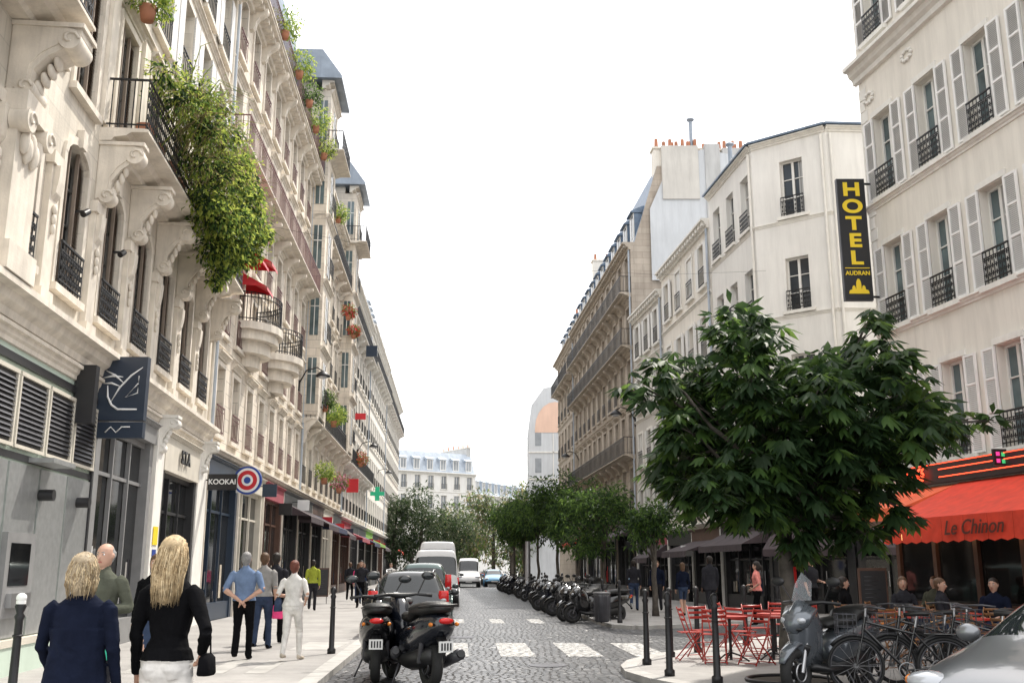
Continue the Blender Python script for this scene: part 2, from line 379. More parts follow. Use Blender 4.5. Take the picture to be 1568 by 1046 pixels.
def wallfloor(mb,wall,L,z0,z1,wins,zb,zt,ww,arch=0,a0=0.):
    prev=a0; dp=-.24; w=ww/2
    for c in wins:
        mb.quad(wall,(prev,0,z0),(c-w,0,z0),(c-w,0,z1),(prev,0,z1),'walls')
        mb.quad(wall,(c-w,0,z0),(c+w,0,z0),(c+w,0,zb),(c-w,0,zb),'walls')
        mb.quad(wall,(c-w,0,zb),(c+w,0,zb),(c+w,dp,zb),(c-w,dp,zb),'walls')
        if not arch:
            mb.quad(wall,(c-w,0,zt),(c+w,0,zt),(c+w,0,z1),(c-w,0,z1),'walls')
            mb.quad(wall,(c-w,0,zt),(c+w,0,zt),(c+w,dp,zt),(c-w,dp,zt),'walls')
        else:
            n=8; pr=None
            for i in range(n+1):
                t=math.pi*i/n; p=(c-w*math.cos(t),zt-arch+arch*math.sin(t))
                if pr:
                    mb.quad(wall,(pr[0],0,pr[1]),(p[0],0,p[1]),(p[0],0,z1),(pr[0],0,z1),'walls')
                    mb.quad(wall,(pr[0],0,pr[1]),(p[0],0,p[1]),(p[0],dp,p[1]),(pr[0],dp,pr[1]),'walls')
                pr=p
        for a in (c-w,c+w): mb.quad(wall,(a,0,zb),(a,dp,zb),(a,dp,zt-arch),(a,0,zt-arch),'walls')
        prev=c+w
    mb.quad(wall,(prev,0,z0),(L,0,z0),(L,0,z1),(prev,0,z1),'walls')
def spaced(L,sp,m=1.):
    n=max(1,int(round((L-2*m)/sp))+1)
    return [L/2] if n==1 else [m+(L-2*m)*i/(n-1) for i in range(n)]
def awning(mb,a0,a1,z,out,drop,mat,val=.25,d0=.1,valmat=None):
    vm=valmat or mat; n=max(2,int((a1-a0)/.35)); ns=max(2,int((a1-a0)/1.1))
    for i in range(ns):
        q0=a0+(a1-a0)*i/ns; q1=a0+(a1-a0)*(i+1)/ns; qm=(q0+q1)/2; zm=z-drop*.5; dm=d0+out*.5
        vs=[(q0,d0,z),(qm,d0,z),(q1,d0,z),(q0,dm,zm),(qm,dm,zm-.035),(q1,dm,zm),(q0,d0+out,z-drop),(qm,d0+out,z-drop),(q1,d0+out,z-drop)]
        mb.add(mat,vs,[(0,1,4,3),(1,2,5,4),(3,4,7,6),(4,5,8,7)],True,'awnings')
    for i in range(n):
        q0=a0+(a1-a0)*i/n; q1=a0+(a1-a0)*(i+1)/n; qm=(q0+q1)/2; dd=d0+out+.003*(i%2)
        mb.add(vm,[(q0,dd,z-drop),(q1,dd,z-drop),(q1,dd+.01,z-drop-val*.92),(qm,dd+.02,z-drop-val),(q0,dd+.01,z-drop-val*.92)],[(0,1,2,3,4)],False,'awnings')
    for a in (a0,a1): mb.add(mat,[(a,d0,z),(a,d0+out,z-drop),(a,d0,z-drop*.9)],[(0,1,2)],False,'awnings')
    mb.box('iron',a0,a1,d0+out-.02,d0+out-.002,z-drop-.03,z-drop-.003,'awnings')
def shop(mb,a0,a1,zt,fas='shop_black',fr='shop_black',aw=None,z0=.1,det=1,riser=.5,fh=.65,door=True,glass='glass_shop'):
    mb.quad(glass,(a0,-.14,z0),(a1,-.14,z0),(a1,-.14,zt-fh),(a0,-.14,zt-fh),'shopfront')
    mb.box(fr,a0,a0+.28,-.15,.06,z0,zt-fh,'shopfront'); mb.box(fr,a1-.28,a1,-.15,.06,z0,zt-fh,'shopfront')
    mb.box(fas,a0,a1,-.15,.12,zt-fh,zt-.02,'shopfront'); cornice(mb,a0,a1,zt-.1,.1,.1,fas,base=.122)
    dc=a0+.28+(.9 if door else -9)
    mb.box(fr,a0+.28,a1-.28,-.13,-.06,zt-fh-.12,zt-fh-.001,'shopfront'); mb.box(fr,a0+.28,a1-.28,-.13,-.08,zt-fh-.95,zt-fh-.88,'shopfront')
    a=dc if door else a0+.28
    mb.box(fr,a,a1-.28,-.13,.02,z0,z0+riser,'shopfront')
    if door: mb.box(fr,dc,dc+.07,-.13,-.03,z0,zt-fh-.12,'shopfront'); mb.cyl('steel',(dc-.12,-.05,1.0),(dc-.12,-.05,1.5),.015,seg=6,part='shopfront')
    n=max(1,int((a1-.28-a)/1.5))
    for i in range(1,n+1): 
        q=a+(a1-.28-a)*i/(n+1)+.04; mb.box(fr,q,q+.06,-.13,-.05,z0+riser,zt-fh-.12,'shopfront')
    for i in range(int((a1-a0)*1.5)):
        q=random.uniform(a+.2,a1-.5); h=random.uniform(.3,1.3); w=random.uniform(.1,.3)
        mb.quad(random.choice(['cl_beige','cl_grey','cl_red','cl_char','cl_denim','cl_navy']),(q,-.135,z0+riser+.1),(q+w,-.135,z0+riser+.1),(q+w*.9,-.135,z0+riser+h),(q+w*.1,-.135,z0+riser+h),'display')
    if det and random.random()<.6:
        q=random.uniform(a0+.3,a1-.3); zz=random.uniform(zt-.9,zt-.2); mt=random.choice(['sign_black','sign_red','white_paint','shop_navy'])
        mb.box(mt,q,q+.06,.35,.85,zz-.45,zz,'signs'); mb.box('iron',q+.02,q+.04,.1,.35,zz-.1,zz-.07,'signs')
    if aw: awning(mb,a0+.1,a1-.1,zt-fh+.1,random.uniform(1.0,1.5),random.uniform(.45,.75),aw)
def body(mb,L,H,depth,wall,roof,mans=None,z0=0.):
    if mans:
        zt,sb=mans; pf=[(0,z0),(0,H),(-.25,H+.02),(-.25-sb,zt),(-depth+1.2,zt+.5),(-depth,zt),(-depth,z0)]
    else: pf=[(0,z0),(0,H),(-depth*.5,H+.9),(-depth,H),(-depth,z0)]
    for a in (0,L): mb.add(wall,[(a,d,z) for d,z in pf],[tuple(range(len(pf)))],False,'walls')
    for i in range(1,len(pf)-2):
        mb.quad(roof,(0,)+pf[i],(L,)+pf[i],(L,)+pf[i+1],(0,)+pf[i+1],'roof')
    mb.quad(wall,(0,)+pf[-2],(L,)+pf[-2],(L,)+pf[-1],(0,)+pf[-1],'walls')
def dormer(mb,c,z,w=1.1,h=1.7,mat='slate_blue',sb=.35,gl='glass_dark'):
    mb.box('frame_white',c-w/2,c+w/2,-1.6,-sb,z,z+h,'dormers')
    mb.quad(gl,(c-w/2+.12,-sb+.01,z+.15),(c+w/2-.12,-sb+.01,z+.15),(c+w/2-.12,-sb+.01,z+h-.12),(c-w/2+.12,-sb+.01,z+h-.12),'dormers')
    mb.box('frame_white',c-.03,c+.03,-sb+.012,-sb+.03,z+.15,z+h-.12,'dormers')
    mb.prof(mat,[(-sb+.18,z+h),(-sb+.18,z+h+.08),(-.9,z+h+.42),(-1.9,z+h+.5),(-1.9,z+h)],c-w/2-.13,c+w/2+.13,'dormers')
    for sg in (-1,1): mb.box(mat,c+sg*(w/2+.02)-.03,c+sg*(w/2+.02)+.03,-1.7,-sb-.05,z,z+h-.002,'dormers')
def chimney(mb,a,d0,d1,z0,z1,w=.7,n=6,wall='plaster_cream'):
    mb.box(wall,a-w/2,a+w/2,d1,d0,z0,z1,'chimneys'); mb.box('trim_stone',a-w/2-.08,a+w/2+.08,d1-.08,d0+.08,z1,z1+.14,'chimneys')
    for i in range(n):
        d=d1+.25+(d0-d1-.5)*i/max(1,n-1); h=random.uniform(.35,.7)
        mb.cyl('pot_terracotta',(a,d,z1+.14),(a,d,z1+.14+h),.13,.1,seg=10,part='chimneys')

# ------------------------------------------------------------------ LEFT ROW
def xl1(y): return -5.73-.105*y
F,L=frame((xl1(7),7),(xl1(28.2),28.2),1)
mb=MB(F); Sy=lambda y:(y-7)/.9945
wy=[Sy(9.2+2.2*k) for k in range(9)]
wallfloor(mb,'stone_left',L,5.45,9.3,wy,6.0,8.55,1.12,.3)
for c in wy: window(mb,c,6.0,8.55,1.12,2,dict(arch=.3,guard='iron',fold=True,gh=.75,glass='glass_dark'))
for k,z0 in enumerate((9.3,12.6,15.8)):
    wallfloor(mb,'stone_left',L,z0,z0+(3.3 if k==0 else 3.2),wy,z0+.15 if k==0 else z0+.5,z0+2.7,1.1)
    for c in wy: window(mb,c,z0+.15 if k==0 else z0+.5,z0+2.7,1.1,2 if k<1 else 1,dict(guard='iron' if k else None,fold=(k<1),ped=(k==0),gh=.8,shut='white' if k else None,sw=.5))
    cornice(mb,0,L,z0+3.05,.16,.14)
wallfloor(mb,'stone_left',L,19.0,22.3,wy,19.5,21.6,1.05)
for c in wy: window(mb,c,19.5,21.6,1.05,1,{})
balcony(mb,0.05,L-.05,.7,19.1,1,cons=[w+1.1 for w in wy][:-1],ch=.6)
for k in range(9):
    a=Sy(8.1+2.2*k)
    mb.box('trim_stone',a-.2,a+.2,.002,.10,5.46,7.9,'pilasters'); mb.box('trim_stone',a-.26,a+.26,.003,.15,5.46,5.75,'pilasters'); mb.box('trim_stone',a-.25,a+.25,.003,.14,7.75,7.95,'pilasters')
    mb.prof('trim_stone',[(.101,7.2),(.16,7.3),(.19,7.5),(.2,7.74),(.101,7.74)],a-.12,a+.12,'pilasters')
    for q in range(3): mb.ball('trim_stone',(a,.13,7.05-.16*q),.07-.012*q,.04,.09,part='pilasters',seg=8)
    mb.box('trim_stone',a-.2,a+.2,.002,.08,9.5,12.3,'pilasters')
cornice(mb,0,L,5.0,.46,.38,dent=0); cornice(mb,0,L,4.72,.26,.14)
mb.box('trim_stone',0,L,.002,.07,5.47,5.6,'cornices')
mb.cyl('trim_stone',(Sy(27.9),.1,5.6),(Sy(27.9),.1,22),.05,seg=8,part='downpipes')
for y in (15.7,17.9): mb.box('iron',Sy(y)-.02,Sy(y)+.02,.1,.24,7.37,7.41,'flood_lamps'); mb.cyl('iron',(Sy(y)-.07,.25,7.32),(Sy(y)+.07,.28,7.42),.055,seg=10,part='flood_lamps')
b0,b1=Sy(16.8),Sy(27.9)
balcony(mb,b0,b1,.85,9.42,2,cons=[Sy(16.98+2.17*k) for k in range(6)],ch=1.25)
balcony(mb,Sy(7.2),Sy(13.3),.95,9.42,2,cons=[Sy(8.1),Sy(10.3)],ch=1.25)
a=Sy(13.0); console(mb,a,.5,.95,9.15,1.2,'trim_stone',2)
mb.box('trim_stone',a-.42,a+.42,.003,.3,5.46,7.7,'pilasters'); mb.box('trim_stone',a-.5,a+.5,.0035,.42,7.7,8.0,'pilasters'); mb.box('trim_stone',a-.5,a+.5,.0035,.4,5.46,5.85,'pilasters')
for sg in (-1,1): mb.cyl('trim_stone',(a+sg*.36,.2,7.6),(a+sg*.36,.46,7.6),.17,seg=16,part='pilasters'); mb.sweep('trim_stone',[(a+sg*.36+.15*(1-.12*k)*math.cos(k*.8),.47,7.6+.15*(1-.12*k)*math.sin(k*.8)) for k in range(8)],[.02]*8,5,(0,1,0),part='pilasters')
for i in range(5): mb.ball('trim_stone',(a-.24+.12*i,.34,7.35-.1*(i%2)),.07,.08,.2,part='pilasters')
body(mb,L,22.3,12,'stone_left','zinc',(26,1.2))
g0,g1=Sy(7),Sy(18.1)
mb.quad('shop_mint',(g0,.0,0),(g1,.0,0),(g1,.0,4.72),(g0,.0,4.72),'bank_shopfront')
mb.box('shop_black',g0,g1,.003,.05,4.5,4.62,'bank_shopfront'); mb.box('shop_black',g0,g1,.003,.03,3.14,3.24,'bank_shopfront'); mb.box('shop_black',Sy(18.02),Sy(18.1),.004,.06,.1,4.5,'bank_shopfront')
mb.box('shop_mint',g0,g1,.002,.12,.1,.5,'bank_shopfront'); mb.box('shop_cream',g0,g1,.0025,.14,.5,.6,'bank_shopfront')
for k in range(4):
    q0=Sy(13.0+1.27*k)+.03; q1=q0+1.2
    mb.box('shop_black',q0,q1,.003,.03,3.35,4.35,'bank_shopfront')
    z=3.42
    for f0,f1 in ((q0,q0+.05),(q1-.05,q1)): mb.box('shop_cream',f0,f1,.03,.07,3.35,4.35,'bank_shopfront')
    mb.box('shop_cream',q0,q1,.03,.075,4.35,4.41,'bank_shopfront'); mb.box('shop_cream',q0,q1,.03,.075,3.3,3.35,'bank_shopfront')
    while z<4.3: mb.quad('steel_dull',(q0+.05,.065,z),(q1-.05,.065,z),(q1-.05,.035,z+.05),(q0+.05,.035,z+.05),'bank_shopfront'); z+=.075
    mb.box('metal_panel',q0,q1,.003,.035,.62,3.1,'bank_shopfront')
mb.box('shop_grey',Sy(14.3),Sy(15.4),.035,.12,.9,2.1,'bank_shopfront'); mb.box('glass_shop',Sy(14.45),Sy(15.2),.12,.13,1.35,1.95,'bank_shopfront'); mb.box('steel',Sy(14.45),Sy(15.2),.12,.2,1.05,1.25,'bank_shopfront')
for y in (15.6,17.4): mb.cyl('shop_black',(Sy(y),.03,2.7),(Sy(y),.25,2.7),.09,seg=12,part='bank_shopfront')
mb.box('shop_black',Sy(16.75),Sy(16.95),.02,.35,4.0,5.0,'bank_shopfront'); mb.box('metal_panel',Sy(15.0),Sy(16.0),.02,.4,3.15,3.22,'bank_shopfront')
shop(mb,Sy(18.1),Sy(22.2),4.72,'shop_grey','shop_grey',None,det=0,fh=.45,door=False)
mb.box('plate_white',Sy(18.6),Sy(19.0),-.12,-.11,.9,2.0,'bank_shopfront')
mb.quad('shop_cream',(Sy(22.2),0,0),(Sy(23.1),0,0),(Sy(23.1),0,4.72),(Sy(22.2),0,4.72),'walls'); mb.box('trim_white',Sy(22.3),Sy(23.0),.002,.12,.1,4.7,'shopfront')
shop(mb,Sy(23.1),Sy(27.0),4.72,'shop_cream','shop_black',None,det=0,fh=.9)
mb.box('trim_white',Sy(27.0),L,-.1,.1,.1,4.71,'shopfront')
for y in (22.65,27.5): console(mb,Sy(y),.3,.45,5.0,.9,'trim_white',2)
mb.box('sign_bluebright',Sy(22.5),Sy(22.8),.125,.14,1.5,2.0,'posters'); mb.box('sign_yellow',Sy(22.45),Sy(22.85),.125,.14,2.1,2.5,'posters')
mb.group('apartment_building')

def haus(name,A,B,sg,base,nfl,fh,sp,wall,trim,det,mans=None,guard='iron',shut=None,shops=(),ww=1.0,roof='slate_blue',depth=11,dorm=True,ped=False,fullbal=(),wh=2.1,chim=True,extra=None,sill=.45,roofc=.5,glass=None,pip=True):
    F,L=frame(A,B,sg); mb=MB(F); ws=spaced(L,sp,1.15)
    mb.quad(wall,(0,0,0),(L,0,0),(L,0,base-.0),(0,0,base),'walls') if not shops else None
    z=base
    for k in range(nfl):
        fb=k in fullbal; zb=z+(.12 if fb else sill); zt=min(zb+wh+(.3 if fb else 0),z+fh-.35)
        wallfloor(mb,wall,L,z,z+fh,ws,zb,zt,ww)
        for c in ws: window(mb,c,zb,zt,ww,det,dict(guard=None if fb else guard,shut=shut,trim=trim,ped=ped,sur=True,sill=not fb,glass=glass,closed=(shut and random.random()<.25)))
        if fb: balcony(mb,.1,L-.1,.7,z+.1,det,trim,guard or 'iron',cons=[c+sp/2 for c in ws[:-1]],ch=.55)
        elif k: cornice(mb,0,L,z-.12,.14,.1,trim)
        z+=fh
    if shops:
        n=len(shops); w=L/n
        for i,(fa,fr,aw_) in enumerate(shops): shop(mb,i*w+.03,(i+1)*w-.03,base-.25,fa,fr,aw_,fh=.6)
        for i in range(n+1): mb.box(trim,max(0,i*w-.03),min(L,i*w+.03),-.1,.13,.1,base-.25,'shopfront')
    cornice(mb,0,L,base-.25,.25,.3,trim)
    cornice(mb,0,L,z-.45,.45,roofc,trim,dent=.45 if det else 0)
    if pip: mb.cyl('zinc_pale',(.15,.09,base),(.15,.09,z-.45),.055,seg=8,part='downpipes')
    body(mb,L,z,depth,wall,roof,mans)
    if mans and dorm:
        for c in ws: dormer(mb,c,z+.35,mat=roof,gl=glass or 'glass_dark')
    if chim:
        zt=(mans[0] if mans else z+.6)
        for a in (.4,L-.4): chimney(mb,a,-1.6,-depth+2,zt-1.5,zt+random.uniform(1,2.),wall=random.choice(['plaster_cream','plaster_grey']))
    if extra: extra(mb,L,z,ws)
    return mb.group(name)
def ex2(mb,L,z,ws):
    for c,zz in ((4.6,9.45),(9.6,9.45)):
        n=10; 
        for lev,(r,zz0,zz1) in enumerate(((1.25,zz-.25,zz),(1.1,zz-.55,zz-.25),(.85,zz-.95,zz-.55),(.5,zz-1.35,zz-.95))):
            vs=[]
            for i in range(n+1):
                t=math.pi*i/n; vs.append((c-1.5*math.cos(t)*(r/1.25),r*.95*math.sin(t)+.01,0))
            V=[(a,d,zz0) for a,d,_ in vs]+[(a,d,zz1) for a,d,_ in vs]; k=n+1
            mb.add('trim_stone',V,[(i,i+1,i+1+k,i+k) for i in range(n)]+[tuple(range(k)),tuple(range(k,2*k))],False,'balconies')
        m2=30
        for i in range(m2+1):
            t=math.pi*i/m2; a,d=c-1.42*math.cos(t),1.1*math.sin(t)+.02
            mb.box('iron',a-.012,a+.012,d-.012,d+.012,zz,zz+1.,'railings')
        for h in (.1,.82,.98): mb.sweep('iron',[(c-1.42*math.cos(math.pi*i/16),1.1*math.sin(math.pi*i/16)+.02,zz+h) for i in range(17)],.02,4,part='railings')
    balcony(mb,.1,L-.1,.65,z+.05,1,'trim_stone','iron_red',cons=[c+1.05 for c in ws[:-1]])
haus('apartment_building',(-8.70,28.25),(-9.83,46),1,5.0,5,3.05,2.15,'stone_cream','trim_stone',1,mans=(27.6,.9),guard='iron_red',
     shops=[('shop_navy','shop_navy',None),('shop_cream','shop_cream',None),('awning_pink','shop_brown',None),('shop_black','shop_black','awning_dark')],wh=2.05,ped=True,extra=ex2,fullbal=(3,),roofc=.6)
def ex3(mb,L,z,ws):
    for c in (1.6,L-2.2):
        w=1.5
        mb.box('stone_cream',c-w,c+w,.003,.75,8.6,z+3.3,'bays'); console(mb,c-w+.2,.3,.75,8.6,1.4,'trim_stone',1); console(mb,c+w-.2,.3,.75,8.6,1.4,'trim_stone',1)
        for k in range(5):
            zz=9.1+k*3.3
            if zz+2.2<z+3.2:
                mb.box('glass_dark',c-.6,c+.6,.752,.77,zz,zz+2.2,'bays'); mb.box('frame_white',c-.03,c+.03,.77,.79,zz,zz+2.2,'bays')
                for q in (.55,1.1,1.65): mb.box('frame_white',c-.6,c+.6,.77,.785,zz+q,zz+q+.035,'bays')
                for q in (-.68,.6): mb.box('trim_stone',c+q,c+q+.08,.752,.8,zz,zz+2.2,'bays')
                mb.box('glass_teal',c-w-.02,c-w-.003,.2,.6,zz,zz+2.2,'bays'); mb.box('frame_white',c-w-.03,c-w-.021,.38,.42,zz,zz+2.2,'bays'); mb.box('frame_white',c-w-.03,c-w-.0205,.2,.6,zz+1.4,zz+1.45,'bays')
                cornice(mb,c-w-.05,c+w+.05,zz+2.6,.2,.2,base=.752)
                railing(mb,c-.7,c+.7,.95,zz,.8,1)
        cornice(mb,c-w-.25,c+w+.25,z+3.3,.45,.6,base=.3)
        mb.prof('zinc',[(-1,z+3.76),(1.3,z+3.76),(1.3,z+3.9),(.3,z+5.3),(-1,z+5.3)],c-w-.5,c+w+.5,'bays')
        balcony(mb,c-w-.3,c+w+.3,1.5,z+.05,1)
        mb.box('stone_cream',c-w,c+w,-2.6,.0,z,z+3.75,'bays')
haus('apartment_building',(-9.84,46.02),(-10.95,64),1,5.0,5,3.35,2.3,'stone_cream','trim_stone',1,mans=(26.5,1.4),shops=[('shop_black','shop_black','awning_dark'),('shop_brown','shop_black','awning_navy'),('shop_cream','shop_cream',None),('shop_black','shop_brown','awning_dark')],extra=ex3,fullbal=(1,4),ped=True)
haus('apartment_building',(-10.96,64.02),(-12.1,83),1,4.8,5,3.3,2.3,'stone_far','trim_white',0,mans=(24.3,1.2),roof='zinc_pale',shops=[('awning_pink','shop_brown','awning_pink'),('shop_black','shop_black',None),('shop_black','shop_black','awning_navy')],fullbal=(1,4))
haus('apartment_building',(-12.11,83.02),(-13.3,104),1,4.8,5,3.45,2.3,'plaster_cream','trim_white',0,mans=(25,1.2),roof='zinc_pale',glass='glass_hazed',shops=[('awning_green','shop_black','awning_green'),('shop_black','shop_black','awning_dark'),('shop_brown','shop_brown',None)],fullbal=(4,))
haus('apartment_building',(-13.31,104.02),(-14.9,131),1,4.8,5,3.4,2.3,'stone_far','trim_white',0,mans=(24.5,1.2),roof='zinc_pale',glass='glass_hazed',shops=[('shop_black','shop_black',None),('shop_brown','shop_black','awning_red')],fullbal=(4,))
# ------------------------------------------------------------------ RIGHT ROW
A=(9.4,24.8); B=(12.0,10.36)
F,L=frame(A,B,1); FR=F; mb=MB(F)
ws=[1.0+1.92*k for k in range(7)]
mb.quad('shop_black',(0,0,0),(L,0,0),(L,0,3.35),(0,0,3.35),'walls')
for z0,z1,zb,zt in ((3.35,6.9,4.0,6.15),(6.9,10.3,7.45,9.6),(10.3,13.9,10.9,13.1),(13.9,17.5,15.3,17.2),(17.5,20.5,18.3,20)):
    wallfloor(mb,'plaster_cream',L,z0,z1,ws,zb,zt,.84)
    for i,c in enumerate(ws):
        window(mb,c,zb,zt,.84,2,dict(guard='iron',shut='white',trim='trim_white',sur=False,gh=.75,glass='glass_teal',frame='frame_white',sw=.46))
        mb.box('trim_white',c-.5,c+.5,.002,.045,zt+.02,zt+.16,'surrounds')
    cornice(mb,-.02,L,z0+.35 if z0<13 else z0+.9,.18,.12,'trim_white')
cornice(mb,-.12,L,14.35,.5,.38,'trim_white')
z=3.6;k=0
while z<14: mb.box('trim_white',0,.34 if k%2 else .24,.003,.02,z,z+.3,'quoins'); z+=.33; k+=1
body(mb,L,20.5,11,'plaster_cream','zinc')
for s_,z in ((.12,13.75),(1.95,14.0)):
    for i in range(9):
        t=i/9*6.28; mb.ball('trim_white',(s_+.35+.2*math.cos(t),.02,z+.13*math.sin(t)),.07,.05,.05,part='ornament',seg=8)
mb.box('shop_brown',0,L,.003,.12,3.0,3.35,'cafe_front')
for k in range(9):
    q=.1+k*1.5; mb.box('shop_brown',q,q+.14,.003,.1,.1,3.0,'cafe_front'); mb.box('glass_shop',q+.16,q+1.48,.003,.03,.9,2.9,'cafe_front'); mb.box('shop_brown',q+.16,q+1.48,.003,.06,.1,.85,'cafe_front')
mb.group('hotel_cafe_building')
mb=MB(F)
awning(mb,2.9,12,3.42,1.9,.85,'awning_red',.5,.13,'awning_red')
awning(mb,.05,2.8,3.4,1.3,.5,'awning_sunlit',.28,.13,'awning_sunlit')
for a in np.arange(3.2,12,1.2): mb.cyl('iron',(a,.14,3.3),(a,2.0,2.5),.015,seg=5,part='awnings')
e=mb.group('cafe_awning')
def text(s,size,loc,rot,mat,name,parent=None,ext=.01,off=0,align='CENTER',sx=1,shear=0):
    c=bpy.data.curves.new(name,'FONT'); c.body=s; c.size=size; c.extrude=ext; c.offset=off; c.align_x=align; c.align_y='CENTER'; c.shear=shear
    o=bpy.data.objects.new(name,c); COL.objects.link(o); o.location=loc; o.rotation_euler=rot; o.scale=(sx,1,1); c.materials.append(MATS[mat])
    if parent: o.parent=parent
    return o
def facade_pt(F,s,d,z): return (F[0]+F[2]*s+F[4]*d,F[1]+F[3]*s+F[5]*d,z)
yawR=math.atan2(F[3],F[2])
text('Le Chinon',.38,facade_pt(F,6.0,2.08,2.33),(D2R(90),0,yawR),'sign_gold','lettering',e,.004,.003,shear=.35,sx=1.1)
text('Café',.42,facade_pt(F,1.5,.34,3.66),(D2R(90),0,yawR),'neon_red','cafe_neon_sign',None,.01,.006,shear=.3)
mb=MB(F); mb.box('shop_black',.6,6.5,.14,.26,3.45,3.9); mb.box('neon_red',2.4,5.4,.27,.285,3.74,3.76); mb.box('neon_red',2.4,5.4,.27,.285,3.57,3.59); mb.box('neon_red',1.2,5.4,.27,.285,3.87,3.885)
mb.box('sign_black',4.6,4.66,.2,.5,3.62,3.95)
for i,(a_,z_) in enumerate(((.25,3.7),(.37,3.85),(.25,3.84),(.37,3.71))): mb.box('neon_pink' if i%2 else 'neon_green',4.663,4.67,a_,a_+.08,z_-.04,z_+.04)
mb.single('cafe_fascia_sign')
mb=MB(); mb.box('sign_black',8.5,9.19,24.45,24.62,8.25,11.5); mb.box('steel_dull',8.48,9.21,24.47,24.6,8.23,11.52); mb.box('sign_yellow',8.53,9.16,24.44,24.449,9.07,9.09)
mb.cyl('iron',(8.6,24.53,11.42),(9.5,24.6,11.42),.03); mb.cyl('iron',(8.9,24.53,8.35),(9.5,24.6,8.35),.03)
for i,(x,h,w) in enumerate(((8.845,.40,.07),(8.72,.22,.05),(8.97,.22,.05),(8.845,.13,.26))):
    y_=24.443-.001*i; pts=[(x-w,y_,8.4)]+[(x-w*math.cos(math.pi*k/8)*.95,y_,8.4+h*(.55+.45*math.sin(math.pi*k/8))) for k in range(9)]+[(x+w,y_,8.4)]
    mb.add('sign_yellow',pts,[tuple(range(len(pts)))])
hs=mb.single('hotel_sign')
for i,ch in enumerate('HOTEL'): text(ch,.50,(8.845,24.44,11.2-.465*i),(D2R(90),0,0),'sign_yellow','letter_'+ch.lower(),hs,.006,.018,sx=1.3)
text('AUDRAN',.15,(8.845,24.44,8.94),(D2R(90),0,0),'sign_yellow','lettering_small',hs,.004,.004)
def conv(faces_sg,winlist,H,wall,trim,rowz,base,ww,det,shut=None):
    out=MB()
    for (A,B,sg),wl in zip(faces_sg,winlist):
        F,L=frame(A,B,sg); mb=MB(F)
        n=max(1,int(L/3.5))
        for i in range(n): shop(mb,L*i/n+.02,L*(i+1)/n-.02,base-.02,random.choice(['shop_brown','shop_black','awning_dark']),'shop_black',random.choice(['awning_dark',None,'awning_dark']),fh=.55,det=0)
        cornice(mb,0,L,base-.02,.2,.25,trim)
        z=base
        for i,(zb,zt) in enumerate(rowz):
            z1=zt+.7 if i<len(rowz)-1 else H
            wallfloor(mb,wall,L,z,z1,wl,zb,zt,ww)
            for c in wl: window(mb,c,zb,zt,ww,det,dict(guard='iron',trim=trim,shut=shut,sur=False,gh=.75,glass='glass_dark'))
            cornice(mb,0,L,zb-.28,.14,.07,trim); z=z1
        cornice(mb,0,L,H-.22,.2,.2,trim); mb.prof('slate_blue',[(-.3,H),(.26,H),(.26,H+.07),(-.3,H+.14)],-.05,L+.05,'roof')
        mb.cyl('trim_white',(.15,.08,base),(.15,.08,H-.3),.05,seg=8,part='downpipes')
        for k,v in mb.p.items():
            V,Fc,S=out.p.setdefault(k,([],[],[])); o=len(V); V+=v[0]; Fc+=[tuple(i+o for i in f) for f in v[1]]; S+=v[2]
    return out
rows=[(3.9,5.8),(7.2,9.1),(10.7,12.7),(14.3,16.5)]
mb=conv([((11.5,34.0),(20,34.4),1),((11.5,34.0),(9.2,35.8),-1),((9.2,35.8),(8.6,41.2),-1)],[[2.1,4.4,6.7],[1.38],[.95,2.7,4.45]],17.45,'plaster_white','trim_white',rows,3.4,.88,2)
pts=[(11.5,34.),(20,34.4),(20,41.2),(8.6,41.2),(9.2,35.8)]
mb.add('zinc',[(x,y,17.45) for x,y in pts],[(0,1,2,3,4)],False,'roof'); mb.add('plaster_white',[(8.6,41.2,0),(20,41.2,0),(20,41.2,17.45),(8.6,41.2,17.45)],[(0,1,2,3)],False,'walls')
mb.group('corner_building')
mb=MB(); mb.box('plaster_cream',9.9,12.2,42,42.8,17.2,19.6); mb.cyl('zinc',(9.95,42.4,19.6),(9.95,42.4,20.4),.1); mb.ball('zinc',(9.95,42.4,20.45),.2,.2,.1)
for i in range(5): mb.cyl('pot_terracotta',(10.3+.4*i,42.4,19.6),(10.3+.4*i,42.4,20.0+.1*(i%2)),.12,.1)
mb.box('plaster_cream',14.2,15.6,36,36.8,17.2,19.2)
for i in range(3): mb.cyl('pot_terracotta',(14.5+.4*i,36.4,19.2),(14.5+.4*i,36.4,19.9),.13,.1)
mb.single('chimney_stack')
haus('apartment_building',(8.58,41.25),(7.75,49.7),-1,3.5,4,3.25,1.95,'plaster_cream','trim_white',1,shut='white',shops=[('shop_brown','shop_black','awning_dark'),('shop_black','shop_black',None)],ww=.85,wh=1.9,roof='zinc',roofc=.35,chim=True,depth=9)
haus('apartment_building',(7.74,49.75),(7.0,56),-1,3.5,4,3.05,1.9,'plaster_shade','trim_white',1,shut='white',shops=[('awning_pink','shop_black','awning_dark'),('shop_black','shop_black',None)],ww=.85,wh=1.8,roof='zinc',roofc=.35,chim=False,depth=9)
haus('apartment_building',(6.98,56.05),(5.1,80),-1,4.6,5,3.15,2.2,'stone_brown','trim_brown',1,mans=(25.2,1.5),shops=[('shop_black','shop_black','awning_dark'),('shop_brown','shop_black','awning_dark'),('shop_black','shop_black',None),('shop_brown','shop_black','awning_red')],fullbal=(1,3,4),ped=True,depth=9,roof='slate_blue')
mb=MB(); 
mb.add('plaster_blue',[(8.2,56.0,18),(14.5,56.0,18),(14.5,56.0,25.6),(11.5,56,26.2),(9.6,56.0,25.6),(8.2,56.0,22.4)],[(0,1,2,3,4,5)])
